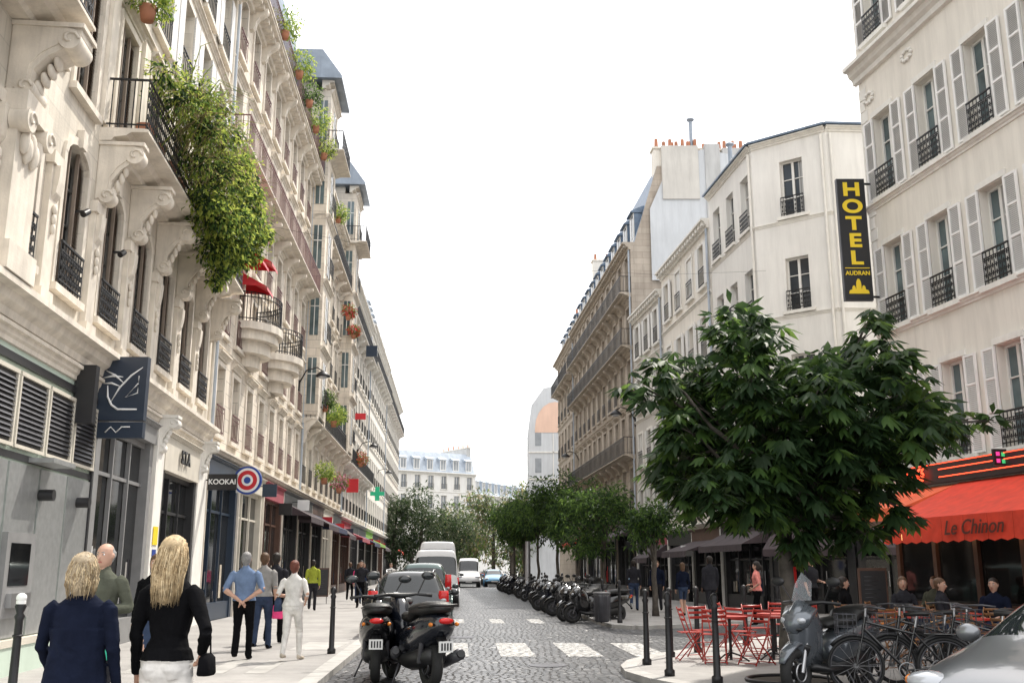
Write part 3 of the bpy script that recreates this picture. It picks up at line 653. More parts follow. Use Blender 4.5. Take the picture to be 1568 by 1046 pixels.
mb.box('plaster_shade',9.0,11.2,55.9,56.6,23,26.4); mb.box('plaster_grey',11.6,12.5,55.9,56.7,17,26.5); mb.box('plaster_grey',12.7,14.3,56.02,56.8,24,26.3)
for i in range(6): mb.cyl('pot_terracotta',(9.2+.38*i,56.3,26.4),(9.2+.38*i,56.3,26.8+.15*(i%2)),.12,.1)
for i in range(3): mb.cyl('pot_terracotta',(12.9+.5*i,56.4,26.3),(12.9+.5*i,56.4,26.9),.13,.1)
mb.cyl('zinc',(10.9,56.4,26.4),(10.9,56.4,28.2),.11); mb.ball('zinc',(10.9,56.4,28.3),.25,.25,.12)
mb.single('gable_wall_with_chimneys')
haus('apartment_building',(5.08,80.05),(4.3,92),-1,4.6,5,3.1,2.2,'stone_brown','trim_brown',0,mans=(23,1.5),fullbal=(4,),depth=8)
mb=MB()
mb.box('plaster_blue',1.9,7.5,112,125,0,17.5); mb.add('plaster_peach',[(2.6+.0,111.95,16.5)]+[(4.9-2.3*math.cos(math.pi*i/10),111.95,17.0+3.0*math.sin(math.pi*i/10)) for i in range(11)]+[(7.2,111.95,16.5)],[tuple(range(13))])
mb.add('plaster_blue',[(1.9,112,17.5),(7.5,112,17.5),(7.5,112,20.5),(6,112,22),(3.6,112,21.6),(2.2,112,19.6)],[(0,1,2,3,4,5)]); mb.add('zinc_pale',[(1.9,112,17.5),(2.2,112,19.6),(2.2,125,19.6),(1.9,125,17.5)],[(0,1,2,3)])
mb.add('zinc_pale',[(2.2,112,19.6),(3.6,112,21.6),(3.6,125,21.6),(2.2,125,19.6)],[(0,1,2,3)]); mb.add('zinc_pale',[(3.6,112,21.6),(6,112,22),(6,125,22),(3.6,125,21.6)],[(0,1,2,3)])
for z in (6,9,12,15):
    mb.box('trim_white',1.85,7.5,111.9,112,z-.8,z-.65)
    mb.box('glass_hazed',2.6,3.3,111.97,112,z,z+1.6)
    for y in range(114,124,2): mb.box('glass_hazed',1.87,1.9,y,y+.9,z,z+1.7)
mb.box('plaster_white',4.6,4.7,111.9,112,6,16.4); mb.single('townhouse')
haus('white_apartment_building',(-28,150),(-6,165),1,4.2,4,3.1,2.4,'plaster_white','trim_white',0,mans=(20,1.5),roof='zinc_pale',depth=12,glass='glass_hazed',pip=False)
haus('white_apartment_building',(-5.9,165.1),(6,190),1,4.2,3,3.1,2.4,'plaster_white','trim_white',0,mans=(16.5,1.5),roof='zinc_pale',depth=12,chim=False,glass='glass_hazed',pip=False)
# ------------------------------------------------------------------ GROUND
m,nt,b=new_mat('road_setts');N=nt.nodes;Lk=nt.links
tc=N.new('ShaderNodeTexCoord'); nz=N.new('ShaderNodeTexNoise'); nz.inputs['Scale'].default_value=.5; Lk.new(tc.outputs['Object'],nz.inputs['Vector'])
va=N.new('ShaderNodeVectorMath'); va.operation='MULTIPLY_ADD'; va.inputs[1].default_value=(.5,.5,0); Lk.new(nz.outputs['Color'],va.inputs[0]); Lk.new(tc.outputs['Object'],va.inputs[2])
vo=N.new('ShaderNodeTexVoronoi'); vo.feature='DISTANCE_TO_EDGE'; vo.inputs['Scale'].default_value=7.5; vo.inputs['Randomness'].default_value=.55; Lk.new(va.outputs[0],vo.inputs['Vector'])
vc=N.new('ShaderNodeTexVoronoi'); vc.inputs['Scale'].default_value=7.5; vc.inputs['Randomness'].default_value=.55; Lk.new(va.outputs[0],vc.inputs['Vector'])
mr=N.new('ShaderNodeMapRange'); mr.inputs['From Max'].default_value=.18; Lk.new(vo.outputs['Distance'],mr.inputs['Value'])
sp=N.new('ShaderNodeSeparateColor'); Lk.new(vc.outputs['Color'],sp.inputs[0])
cr=N.new('ShaderNodeMix'); cr.data_type='RGBA'; cr.inputs['A'].default_value=(.085,.09,.10,1); cr.inputs['B'].default_value=(.25,.25,.26,1); Lk.new(sp.outputs[0],cr.inputs['Factor'])
c2=N.new('ShaderNodeMix'); c2.data_type='RGBA'; c2.inputs['A'].default_value=(.022,.022,.024,1); Lk.new(cr.outputs['Result'],c2.inputs['B']); Lk.new(mr.outputs['Result'],c2.inputs['Factor'])
big=N.new('ShaderNodeTexNoise'); big.inputs['Scale'].default_value=.35; big.inputs['Detail'].default_value=6; Lk.new(tc.outputs['Object'],big.inputs['Vector'])
c3=N.new('ShaderNodeMix'); c3.data_type='RGBA'; c3.blend_type='MULTIPLY'; c3.inputs['Factor'].default_value=.75; Lk.new(c2.outputs['Result'],c3.inputs['A']); Lk.new(big.outputs['Fac'],c3.inputs['B'])
Lk.new(c3.outputs['Result'],b.inputs['Base Color']); b.inputs['Roughness'].default_value=.36
bp=N.new('ShaderNodeBump'); bp.inputs['Strength'].default_value=.9; bp.inputs['Distance'].default_value=.025; Lk.new(mr.outputs['Result'],bp.inputs['Height']); Lk.new(bp.outputs[0],b.inputs['Normal'])
M('ground_mat',(.12,.12,.12),.85,var=.2,scale=.3)
M('sidewalk_mat',(.32,.308,.295),.7,var=.2,scale=.8,bump=.35,bscale=120,streak=.35)
M('kerb_mat',(.38,.37,.35),.6,var=.2,scale=3,bump=.3)
m=M('road_paint',(.46,.455,.44),.55,var=.25,scale=9,bump=.3,bscale=30)
nt=m.node_tree;N=nt.nodes;b=N['Principled BSDF']; tc=N.new('ShaderNodeTexCoord'); n=N.new('ShaderNodeTexNoise'); n.inputs['Scale'].default_value=9; n.inputs['Detail'].default_value=8; n.inputs['Roughness'].default_value=.7
nt.links.new(tc.outputs['Object'],n.inputs['Vector']); q=N.new('ShaderNodeMapRange'); q.inputs['From Min'].default_value=.36; q.inputs['From Max'].default_value=.56; nt.links.new(n.outputs['Fac'],q.inputs['Value']); nt.links.new(q.outputs['Result'],b.inputs['Alpha'])
mb=MB(); mb.quad('ground_mat',(-1500,-300,0),(1500,-300,0),(1500,3000,0),(-1500,3000,0)); mb.single('ground')
kl=lambda y:-3.0-.054*(y-18.7)
kr=lambda y:2.8-.054*(y-26.8)
mb=MB(); mb.quad('road_setts',(-3,-5,.004),(30,-5,.004),(30,34,.004),(-3,34,.004)) ; mb.quad('road_setts',(kl(150)-.5,150,.004),(kl(-5)-1.5,-5,.004),(-3,-5,.004),(-3,34,.004))
mb.quad('road_setts',(-3,34,.004),(30,34,.004),(30,150,.004),(kl(150)-.5,150,.004)); mb.single('road')
def slab(name,pts,kpts,h=.1):
    mb=MB(); n=len(pts)
    mb.add('sidewalk_mat',[(x,y,h) for x,y in pts],[tuple(range(n))]); mb.add('sidewalk_mat',[(x,y,0) for x,y in pts]+[(x,y,h) for x,y in pts],[(i,(i+1)%n,(i+1)%n+n,i+n) for i in range(n)])
    for (x0,y0),(x1,y1) in zip(kpts,kpts[1:]):
        d=Vector((x1-x0,y1-y0)); l=d.length; d/=l; nn=Vector((-d.y,d.x)); k=max(1,int(l/1.1))
        for i in range(k):
            p=Vector((x0,y0))+d*(l*i/k+.004); q=Vector((x0,y0))+d*(l*(i+1)/k-.004); o=nn*.13
            vs=[(p.x-o.x,p.y-o.y,0),(q.x-o.x,q.y-o.y,0),(q.x+o.x,q.y+o.y,0),(p.x+o.x,p.y+o.y,0)]; vs+=[(a,b_,h+.003) for a,b_,_ in vs]
            mb.add('kerb_mat',vs,[(4,5,6,7),(0,1,5,4),(1,2,6,5),(2,3,7,6),(3,0,4,7)])
    mb.single(name)
slab('sidewalk',[(-6,-5),(kl(-5),-5),(kl(60),60),(kl(131),131),(-15.8,131),(-11,64),(-9,34),(-8.5,26)],[(kl(-5),-5),(kl(60),60),(kl(131),131)])
island=[(3.4,12.9),(2.5,13.6),(2.05,14.6),(1.82,15.6),(1.85,16.5),(2.05,17.4),(2.6,18.5),(3.5,19.8),(4.8,21.6),(6.2,24.0),(7.6,25.8),(9.3,26.3),(22,27.5)]
slab('sidewalk',[(12.5,12.2)]+island+[(22,12.2)],[(12.5,12.4)]+island)
p2=[(22,32.6),(9,31.5),(6,29.6),(4.2,28.0),(3.3,27.6),(2.85,28.2),(kr(30),30),(kr(60),60),(kr(112),112)]
slab('sidewalk',p2+[(5,112),(5.3,80),(7.5,56),(9,41),(9.4,36),(11.5,34.2),(22,34.6)],p2)
mb=MB()
for i,x in enumerate((-2.4,-1.15,.1,1.35,2.6)):
    mb.quad('road_paint',(x-.3,19.2,.009),(x+.35,19.2,.009),(x+.18,22.6,.009),(x-.47,22.6,.009))
for x in (-1.6,-.4,.8): mb.quad('road_paint',(x-.2,30.5,.009),(x+.2,30.5,.009),(x+.05,33,.009),(x-.35,33,.009))
mb.single('crosswalk_markings')
mb=MB()
for k in range(4): mb.quad('kerb_mat',(-3.9-.62*k,15.2,.104),(-3.6-.62*k,15.2,.104),(-3.75-.62*k,17.4,.104),(-4.05-.62*k,17.4,.104))
mb.box('kerb_mat',-4.2,-3.35,19.5,21.5,.1,.105)
mb.single('paving_strips')
mb=MB(); mb.box('steel_dull',-1.5,-.9,24.2,24.8,.004,.012); mb.cyl('steel_dull',(.6,17.5,.004),(.6,17.5,.013),.32,seg=24); mb.cyl('steel_dull',(-5.2,16,.1),(-5.2,16,.106),.2,seg=20); mb.single('manhole_covers')

# ------------------------------------------------------------------ foliage
def leaves(lumps,n,size,mats,droop=.4,name='crown',asp=.38,parent=None,shell=.55):
    tot=sum(l[3]**2 for l in lumps)
    P=[];Cn=[]
    for x,y,z,r in lumps:
        k=max(4,int(n*r*r/tot)); v=rng.normal(size=(k,3)); v/=np.linalg.norm(v,axis=1)[:,None]
        rr=r*(shell+(1.08-shell)*rng.random(k))[:,None]; rr*=1+.18*np.sin(v[:,:1]*5+x*3)*np.cos(v[:,2:]*4+y)
        p=np.array([x,y,z])+v*rr*np.array([1,1,.85]); P.append(p); Cn.append(v)
    P=np.concatenate(P);V=np.concatenate(Cn);n=len(P)
    Dv=V*.6+rng.normal(size=(n,3))*.55; Dv[:,2]-=droop; Dv/=np.linalg.norm(Dv,axis=1)[:,None]
    S=np.cross(Dv,V*.7+np.array([0,0,1.])+rng.normal(size=(n,3))*.4); S/=np.linalg.norm(S,axis=1)[:,None]+1e-9
    Nn=np.cross(S,Dv); l=size*rng.uniform(.6,1.3,n)[:,None]; w=l*asp
    v0=P; v1=P+Dv*l*.5+S*w*.5+Nn*w*.2; v2=P+Dv*l-Nn*l*.12; v3=P+Dv*l*.5-S*w*.5+Nn*w*.2
    W=np.stack([v0,v1,v2,v3],1).reshape(-1,3)
    me=bpy.data.meshes.new(name); me.from_pydata(W.tolist(),[],(np.arange(n*4).reshape(-1,4)).tolist())
    for m_ in mats: me.materials.append(MATS[m_])
    me.polygons.foreach_set('material_index',rng.integers(0,len(mats),n).astype(np.int32)); me.update()
    ob=bpy.data.objects.new(name,me); COL.objects.link(ob)
    if parent: ob.parent=parent
    return ob
def rosettes(lumps,n,size,mats,name,parent):
    tot=sum(l[3]**2 for l in lumps); vs=[];fs=[];mi=[]
    for x,y,z,r in lumps:
        k=max(4,int(n*r*r/tot))
        for _ in range(k):
            v=Vector(rng.normal(size=3)); v.normalize(); v.z=v.z*.9
            p=Vector((x,y,z))+v*r*rng.uniform(.4,1.12)
            out=(Vector((v.x,v.y,v.z*.3+.15))+Vector(rng.normal(size=3))*.35).normalized()
            m_=int(rng.integers(0,len(mats))); sz=size*rng.uniform(.6,1.3); q=int(rng.integers(5,8))
            side=out.cross(Vector((0,0,1))); side=side.normalized() if side.length>.1 else Vector((1,0,0)); upn=side.cross(out)
            for i in range(q):
                a=(i-(q-1)/2)*.55
                d=(out*math.cos(a)+side*math.sin(a)-Vector((0,0,rng.uniform(.35,1.0)))).normalized(); l=sz*(1-.09*abs(i-(q-1)/2)); w=l*.16
                s=d.cross(upn); s=s.normalized() if s.length>.05 else side; nn=s.cross(d)
                o=len(vs); b=p+d*l*.12
                vs+= [b,b+d*l*.45+s*w-nn*w*.35,b+d*l*.45,b+d*l*.45-s*w-nn*w*.35,b+d*l*.9+Vector((0,0,-l*.14)),b+d*l*.22+s*w*.6,b+d*l*.22-s*w*.6]
                fs+=[(o,o+5,o+1,o+2),(o,o+2,o+3,o+6),(o+1,o+4,o+2),(o+2,o+4,o+3)]; mi+=[m_]*4
    me=bpy.data.meshes.new(name); me.from_pydata([tuple(v) for v in vs],[],fs)
    for m_ in mats: me.materials.append(MATS[m_])
    me.polygons.foreach_set('material_index',mi); me.polygons.foreach_set('use_smooth',[True]*len(fs)); me.update()
    ob=bpy.data.objects.new(name,me); COL.objects.link(ob); ob.parent=parent
def trunk(base,top,r0,lumps,nlimb,par,name='trunk'):
    mb=MB(); b=Vector(base); t=Vector(top)
    pth=[b+(t-b)*k/6+Vector((random.uniform(-.05,.05),random.uniform(-.05,.05),0))*(k>0) for k in range(7)]
    mb.sweep('bark',pth,[r0*(1.25 if k==0 else 1-.06*k) for k in range(7)],10,(0,1,0))
    for x,y,z,r in lumps[:nlimb]:
        e=Vector((x,y,z)); k0=random.choice([4,5,6]); s=pth[k0]; mid=(s+e)/2+Vector((random.uniform(-.2,.2),random.uniform(-.2,.2),.25*random.random()))
        q=[s,s.lerp(mid,.5)+Vector((0,0,.1)),mid,mid.lerp(e,.5)+Vector((0,0,.08)),e]
        mb.sweep('bark',q,[r0*.42,r0*.33,r0*.25,r0*.16,r0*.07],6,(0.3,.9,.1))
        for _ in range(3):
            v=Vector(rng.normal(size=3)); v.normalize(); mb.sweep('bark',[q[3],q[3].lerp(e,.6)+v*r*.4,e+v*r*.85],[r0*.12,r0*.07,r0*.02],4,(.3,.9,.1))
    ob=mb.single(name); ob.parent=par
def empty(name): e=bpy.data.objects.new(name,None); COL.objects.link(e); return e
bt=[(3.45,5.15,.34),(3.25,5.3,.2),(3.2,4.75,.48),(2.65,4.5,.4),(2.1,4.3,.26),(1.75,4.25,.17),(2.5,4.0,.42),(3.1,4.1,.55),(3.8,4.35,.42),(4.15,4.5,.26),(4.75,4.5,.38),(5.2,4.95,.32),(5.4,5.35,.2),(5.1,4.4,.48),(4.3,4.05,.6),(5.65,4.0,.45),(5.9,3.7,.4),(6.3,3.62,.28),(6.65,3.7,.2),(6.85,3.65,.13),(5.3,3.5,.6),(4.5,3.4,.7),(3.6,3.5,.7),(2.9,3.45,.6),(2.35,3.5,.38),(2.3,3.0,.36),(2.7,2.8,.48),(3.3,2.8,.55),(4.0,2.7,.6),(4.7,2.8,.55),(5.2,2.9,.45),(2.55,2.5,.28),(3.2,2.4,.36),(3.9,2.2,.38),(4.6,2.3,.38),(5.2,2.45,.34),(5.7,2.35,.18),(4.0,1.95,.25),(4.9,2.05,.22),(2.35,2.7,.2),(1.95,4.0,.2)]
big=[]
for x,z,r in bt: big.append((x,14.2+random.uniform(-.7,.7)*min(1,r*2),z,r))
for x,z,r in bt:
    if r>.43: big.append((x+random.uniform(-.2,.2),14.2+random.choice([-1.3,1.3])*random.uniform(.6,1),z-.1,r*.85))
e=empty('chestnut_tree'); trunk((3.8,14.2,.1),(3.85,14.2,3.1),.12,big,40,e)
rosettes(big,2500,.28,['leaf_dark','leaf_dark','leaf_tree'],'crown',e)
mb=MB(); mb.ring('iron',(3.8,14.2,.12),(0,0,1),.6,.03,24,6); mb.cyl('soil',(3.8,14.2,.1),(3.8,14.2,.108),.6); mb.single('tree_grate')
def tree(x,y,h,r,n,mats=('leaf_dark','leaf_tree'),leaf=.2,name='street_tree',tr=.1):
    e=empty(name); lum=[]
    zc=h-r*.85
    for k in range(18):
        v=rng.normal(size=3); v/=np.linalg.norm(v); rr=r*rng.uniform(.35,.85)
        lum.append((x+v[0]*rr,y+v[1]*rr,zc+v[2]*rr*.8,r*rng.uniform(.22,.42)))
    trunk((x,y,.1),(x,y,zc-r*.4),tr,lum,12,e); leaves(lum,n,leaf,list(mats),name='crown',parent=e)
tree(3.5,39,4.9,1.8,4000); tree(3.0,45.5,4.9,1.6,3000); tree(2.4,53,6.8,2.3,4200,leaf=.24); tree(1.6,62,6.6,2.1,3000,leaf=.26); tree(.9,72,6.6,2.2,3000,leaf=.3); tree(0.2,82,7.2,2.3,3000,leaf=.3); tree(4.6,33,3.9,1.1,1600)
def mass(name,ctr,n,leaf,mats):
    lum=[]
    for x,y,z,r in ctr:
        for k in range(10):
            v=rng.normal(size=3); v/=np.linalg.norm(v); lum.append((x+v[0]*r*.65,y+v[1]*r*.5,z+v[2]*r*.6,r*rng.uniform(.3,.55)))
    e=empty(name); leaves(lum,n,leaf,mats,name='crowns',parent=e,shell=.4)
    mb=MB()
    for x,y,z,r in ctr: mb.cyl('bark',(x,y,0),(x,y,z),.3,.15)
    mb.single('trunks').parent=e
mass('distant_tree_row',[(-13.0,112,6,4.2),(-10,112,6.8,4.5),(-7.6,114,5.5,3.6),(-11,112,3.4,2.6),(-7.8,114,3,2.4)],10000,.45,['leaf_dark','leaf_hazed'])
mass('distant_tree_row',[(-6.5,140,7,4.8),(-2.5,138,8.5,5.4),(1.5,140,10,5),(-5,142,4,4),(0,138,4,4),(-8,150,6,5),(2.5,118,6.5,3.6),(0,112,5,3)],14000,.55,['leaf_hazed','leaf_hazed','leaf_mid','leaf_dry'])
def Lp(y,d,z): return (xl1(y)+d,y,z)
e=empty('hanging_balcony_plant')
lum=[]
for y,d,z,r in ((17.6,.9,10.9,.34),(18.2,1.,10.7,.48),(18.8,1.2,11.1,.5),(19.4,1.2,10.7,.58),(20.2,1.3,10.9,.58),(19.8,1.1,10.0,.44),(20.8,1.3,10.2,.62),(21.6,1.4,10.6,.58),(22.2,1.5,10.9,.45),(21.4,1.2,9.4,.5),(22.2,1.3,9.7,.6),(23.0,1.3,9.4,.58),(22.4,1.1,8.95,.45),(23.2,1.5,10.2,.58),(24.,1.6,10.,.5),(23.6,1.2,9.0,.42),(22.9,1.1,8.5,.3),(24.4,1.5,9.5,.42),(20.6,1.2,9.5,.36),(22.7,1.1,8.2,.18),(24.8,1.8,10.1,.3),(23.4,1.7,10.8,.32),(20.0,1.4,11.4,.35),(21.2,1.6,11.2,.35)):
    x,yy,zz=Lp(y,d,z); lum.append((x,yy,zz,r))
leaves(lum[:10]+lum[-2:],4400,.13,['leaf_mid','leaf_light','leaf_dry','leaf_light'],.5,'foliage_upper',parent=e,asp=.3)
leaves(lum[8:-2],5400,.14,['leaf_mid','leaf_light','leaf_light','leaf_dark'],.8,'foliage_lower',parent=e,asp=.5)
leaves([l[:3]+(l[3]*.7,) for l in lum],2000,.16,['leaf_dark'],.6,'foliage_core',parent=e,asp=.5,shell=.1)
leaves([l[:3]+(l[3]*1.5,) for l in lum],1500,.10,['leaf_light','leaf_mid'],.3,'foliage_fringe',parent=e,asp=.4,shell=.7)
mb=MB()
for k in range(220):
    y=random.uniform(18,25.5); x,yy,zz=Lp(y,random.uniform(.7,1.3),random.uniform(9.4,11.0)); dx=random.uniform(-.1,1.3); up=random.uniform(.2,1.3)
    mb.sweep(random.choice(['leaf_dry','leaf_dry','leaf_mid','leaf_light']),[(x,yy,zz),(x+dx*.5,yy+random.uniform(-.3,.3),zz+up*.8),(x+dx,yy+random.uniform(-.6,.6),zz+up-.4*dx)],[.009,.008,.004],4)
for y in np.arange(17.6,25,.9):
    x,yy,zz=Lp(y,.6,9.45); mb.sweep('pot_terracotta',[(x,yy,zz),(x,yy,zz+.35)],[.14,.19],12,(0,1,0))
mb.single('stems_and_pots').parent=e
def pot(y,z,r,mats,n=500,x=0,name='potted_plant',leaf=.1):
    e=empty(name); mb=MB(); mb.sweep('pot_terracotta',[(x,y,z),(x,y,z+.3)],[.12,.17],12,(0,1,0)); mb.single('pot').parent=e
    leaves([(x,y,z+.3+r*.7,r),(x+.1,y+r*.6,z+.2+r*.5,r*.7)],n,leaf,mats,name='foliage',parent=e)
pot(17.3,12.9,.55,['leaf_mid','leaf_light'],1700,x=xl1(17.3)+.4); pot(17.4,11.9,.42,['leaf_mid','leaf_light'],1000,x=xl1(17.4)+.5)
for y,x,z,r,ms in ((48,-9.1,9.0,.5,['leaf_mid','leaf_dark']),(50.5,-9.1,8.6,.6,['leaf_light','leaf_mid']),(52,-9.2,8.9,.5,['leaf_mid','leaf_dark']),(56,-9.5,15.6,.4,['leaf_mid','flower_red']),(60,-9.8,15.4,.4,['leaf_mid','flower_red']),(50,-9.2,19.4,.5,['leaf_mid','leaf_light']),(36,-8.4,20.4,.6,['leaf_mid','leaf_light']),(33,-8.3,20.4,.6,['leaf_mid','leaf_light']),(38.5,-8.5,20.4,.55,['leaf_mid','leaf_dark']),(41,-8.7,20.4,.6,['leaf_mid','leaf_light']),(54,-9.3,5.5,.5,['leaf_mid','flower_pink']),(48,-9.0,5.5,.5,['leaf_mid','leaf_light']),(44,-8.9,20.4,.6,['leaf_dark','leaf_light']),(68,-10.3,8.3,.5,['leaf_mid','flower_red'])):
    pot(y,z,r,ms,700,x=x,leaf=.14)
mb=MB(frame((-8.70,28.25),(-9.83,46),1)[0])
for s,z in ((1.9,12.4),(2.0,11.5),(3.6,11.9),(3.0,10.9)): awning(mb,s-.55,s+.55,z,.9,.5,'sign_red',.12)
mb.group('red_window_awning')

# ------------------------------------------------------------------ signs
e=MB(); x0,x1=-7.6,-6.72; y=18.0
e.box('sign_blue',x0,x1,y,y+.16,4.22,5.4); e.box('sign_blue',x0,x1,y+.01,y+.15,3.9,4.19); e.cyl('iron',(-7.75,y+.08,5.3),(-7.5,y+.08,5.3),.03)
for k,(a,b_) in enumerate((((-7.47,5.14),(-7.12,4.9)),((-7.52,5.0),(-7.15,5.02)),((-7.5,4.9),(-7.2,4.85)))):
    e.sweep('white_paint',[(a[0],y-.005,a[1]),((a[0]+b_[0])/2,y-.005,(a[1]+b_[1])/2+.03),(b_[0],y-.005,b_[1])],[.006,.02,.006],6)
e.sweep('white_paint',[(-7.42,y-.005,4.86),(-7.4,y-.005,4.65),(-7.32,y-.005,4.5),(-7.2,y-.005,4.42),(-6.85,y-.005,4.42)],[.01,.02,.022,.02,.014],6)
e.sweep('white_paint',[(-7.34,y-.005,4.55),(-7.2,y-.005,4.82),(-7.0,y-.005,5.05),(-6.8,y-.005,5.2)],[.006,.018,.018,.006],6)
e.sweep('white_paint',[(-6.86,y-.005,5.04),(-6.86,y-.005,4.72),(-7.08,y-.005,4.64),(-6.86,y-.005,4.9)],[.014]*4,6)
e.sweep('white_paint',[(-7.4,y+.005,4.0),(-7.3,y+.005,4.1),(-7.2,y+.005,4.0),(-7.1,y+.005,4.1),(-6.95,y+.005,4.1)],[.012]*5,6)
e.single('bank_sign')
e=MB(); e.box('sign_black',-8.5,-7.7,28,28.08,3.72,4.16); e.cyl('iron',(-8.7,28.04,4.0),(-8.4,28.04,4.0),.02); s=e.single('shop_sign'); text('KOOKAI',.2,(-8.1,27.995,3.94),(D2R(90),0,0),'white_paint','lettering',s,.003,.003)
e=MB()
for k,(r,mt) in enumerate(((.42,'sign_bluebright'),(.36,'white_paint'),(.29,'sign_red'),(.17,'white_paint'),(.1,'sign_bluebright'))): e.cyl(mt,(-7.9,29.9-.006*k,4.15),(-7.9,30.0,4.15),r,seg=32)
e.cyl('iron',(-8.9,30.02,4.15),(-8.2,30.02,4.15),.025); e.single('round_shop_sign')
e=MB(); e.box('sign_green',-9.0,-8.72,66,66.12,5.9,6.8); e.box('sign_green',-9.32,-8.4,66.003,66.117,6.23,6.48); e.single('pharmacy_cross_sign')
e=MB(); e.box('sign_red',-9.9,-9.2,60,60.1,6.0,6.8); e.single('shop_sign')
e=MB(); e.box('sign_red',-8.9,-8.3,56,56.1,9.8,10.15); e.single('shop_sign')
e=MB(); e.box('shop_navy',-10.5,-9.7,70,70.1,16.4,17.2); e.single('shop_sign')
text('S.T.A',.45,(xl1(25.0)+.18,25.0,4.25),(D2R(90),0,math.atan2(1,-.105)),'sign_black','shop_lettering',None,.02,.01)
def walllamp(p,dx,name='street_lamp'):
    x,y,z=p; e=MB()
    e.sweep('iron',[(x,y,z-.5),(x+dx*.3,y,z+.15),(x+dx*.75,y,z+.3),(x+dx,y,z+.12)],[.035,.03,.03,.03],8)
    e.sweep('iron',[(x+dx,y,z+.15),(x+dx,y,z+.05),(x+dx,y,z-.08),(x+dx,y,z-.14)],[.06,.2,.33,.34],16,(0,1,0)); e.ball('lens_clear',(x+dx,y,z-.14),.22,.22,.1); e.box('iron',x-.06,x+.06,y-.08,y+.08,z-.8,z-.3)
    e.single(name)
walllamp((-9.8,45,10.3),1.1); walllamp((-11.5,74,10.5),1.2); walllamp((-13,95,10.5),1.3); walllamp((9.1,36.5,11),-.9); walllamp((7.0,56,10.2),-1.1); walllamp((5.3,78,10.2),-1.1)
mb=MB(); mb.sweep('iron',[(-8.6,29.5,12.2),(-2,31,11.3),(5,32.5,11.3),(9.3,35,12.2)],.005,4); mb.single('overhead_wire')

# ------------------------------------------------------------------ street furniture
m_=MB(); m_.sweep('iron',[(0,0,0),(0,0,.08),(0,0,.1),(0,0,.95),(0,0,1.0),(0,0,1.03),(0,0,1.1),(0,0,1.15),(0,0,1.17)],[.075,.075,.05,.04,.055,.035,.06,.04,.005],12,(0,1,0)); m_.ring('iron',(0,0,.8),(0,0,1),.045,.012,12,6)
B0=m_.single('bollard',(kl(18.7)+-.25,18.7,.1))
for x,y in ((-5.25,11.0),(kl(26)-.3,26),(kl(34)-.3,34),(2.15,16.6),(2.25,14.9),(2.75,14.0),(2.75,18.0),(3.4,19.0),(4.7,20.8),(kr(29)+.35,29),(kr(32)+.3,32),(kr(35)+.3,35),(6,23.2),(kr(39)+.3,39)):
    dup(B0,'bollard',(x,y,.1))
m_=MB(); m_.ball('white_paint',(0,0,1.19),.055,.055,.05); m_.cyl('white_paint',(0,0,1.08),(0,0,1.16),.05); m_.single('bollard_cap',(-5.25,11.0,.1))
m_=MB(); m_.sweep('steel_dull',[(0,0,.05),(0,0,.1),(0,0,.85),(0,0,.9)],[.2,.24,.27,.27],16,(0,1,0)); m_.sweep('shop_grey',[(0,0,.2),(0,0,.5),(0,0,.86),(0,0,1.0)],[.15,.25,.26,.29],14,(0,1,0)); m_.ring('steel_dull',(0,0,.95),(0,0,1),.28,.02); m_.cyl('steel_dull',(0,.3,0),(0,.3,1.1),.03)
for i in range(12): t=i/12*6.283; m_.cyl('steel_dull',(.28*math.cos(t),.28*math.sin(t),.08),(.29*math.cos(t),.29*math.sin(t),.92),.01,seg=4)
m_.single('litter_bin',(2.5,28.6,.1),0,.85)
m_=MB(); m_.cyl('steel',(0,0,0),(0,0,2.9),.16,.14,16); m_.box('steel',-.3,.3,-.2,.2,0,.4); m_.single('signal_column',(.85,55,.1))
def chair(mat='red_chair'):
    c=MB(); r=.011
    for x in (-.19,.19):
        c.sweep(mat,[(x,-.22,0),(x,.05,.45),(x,.19,.86)],r,6,(1,0,0)); c.sweep(mat,[(x*.9,.24,0),(x*.9,-.17,.45)],r,6,(1,0,0))
    for k in range(6): c.box(mat,-.19,.19,-.18+.065*k,-.18+.065*k+.045,.445,.458)
    for z in (.66,.74,.82): c.sweep(mat,[(-.19,.13+(z-.66)*.3,z),(0,.16+(z-.66)*.3,z),(.19,.13+(z-.66)*.3,z)],[(.008,.022)]*3,6)
    for y,z in ((-.2,.03),(.23,.03),(.0,.25)): c.cyl(mat,(-.19,y,z),(.19,y,z),.008,seg=5)
    return c
C0=chair().single('folding_chair',(3.3,17.9,.1),.4)
for x,y,w in ((3.9,17.6,2.2),(4.4,18.6,.2),(5.0,17.9,1.5),(3.9,16.6,-1.),(4.7,16.9,.8),(5.4,18.9,2.8),(4.1,19.6,1.2),(5.1,19.8,-.4),(3.3,16.9,3.),(5.8,17.4,2.),(3.0,17.4,1.6)):
    dup(C0,'folding_chair',(x,y,.1),w)
W0=chair('wood_chair').single('bistro_chair',(6.2,16.8,.1),.3)
for x,y,w in ((6.8,17.6,1.2),(7.4,18.6,2.),(6.9,16.2,.4),(7.9,17.1,-1.),(8.2,19,.6),(6.3,19.2,2.9),(8.6,16.6,.7),(7.5,15.6,1.9),(8.4,20.2,.2),(7.2,20.3,1.),(5.9,15.6,.5),(6.6,15.0,2.2)):
    dup(W0,'bistro_chair',(x,y,.1),w)
t_=MB(); t_.cyl('red_chair',(0,0,.7),(0,0,.725),.3,seg=20); t_.cyl('iron',(0,0,.03),(0,0,.7),.025); 
for i in range(3): a=i*2.1; t_.sweep('iron',[(0,0,.15),(.15*math.cos(a),.15*math.sin(a),.1),(.3*math.cos(a),.3*math.sin(a),.01)],.015,6)
Tb=t_.single('cafe_table',(3.6,17.1,.1))
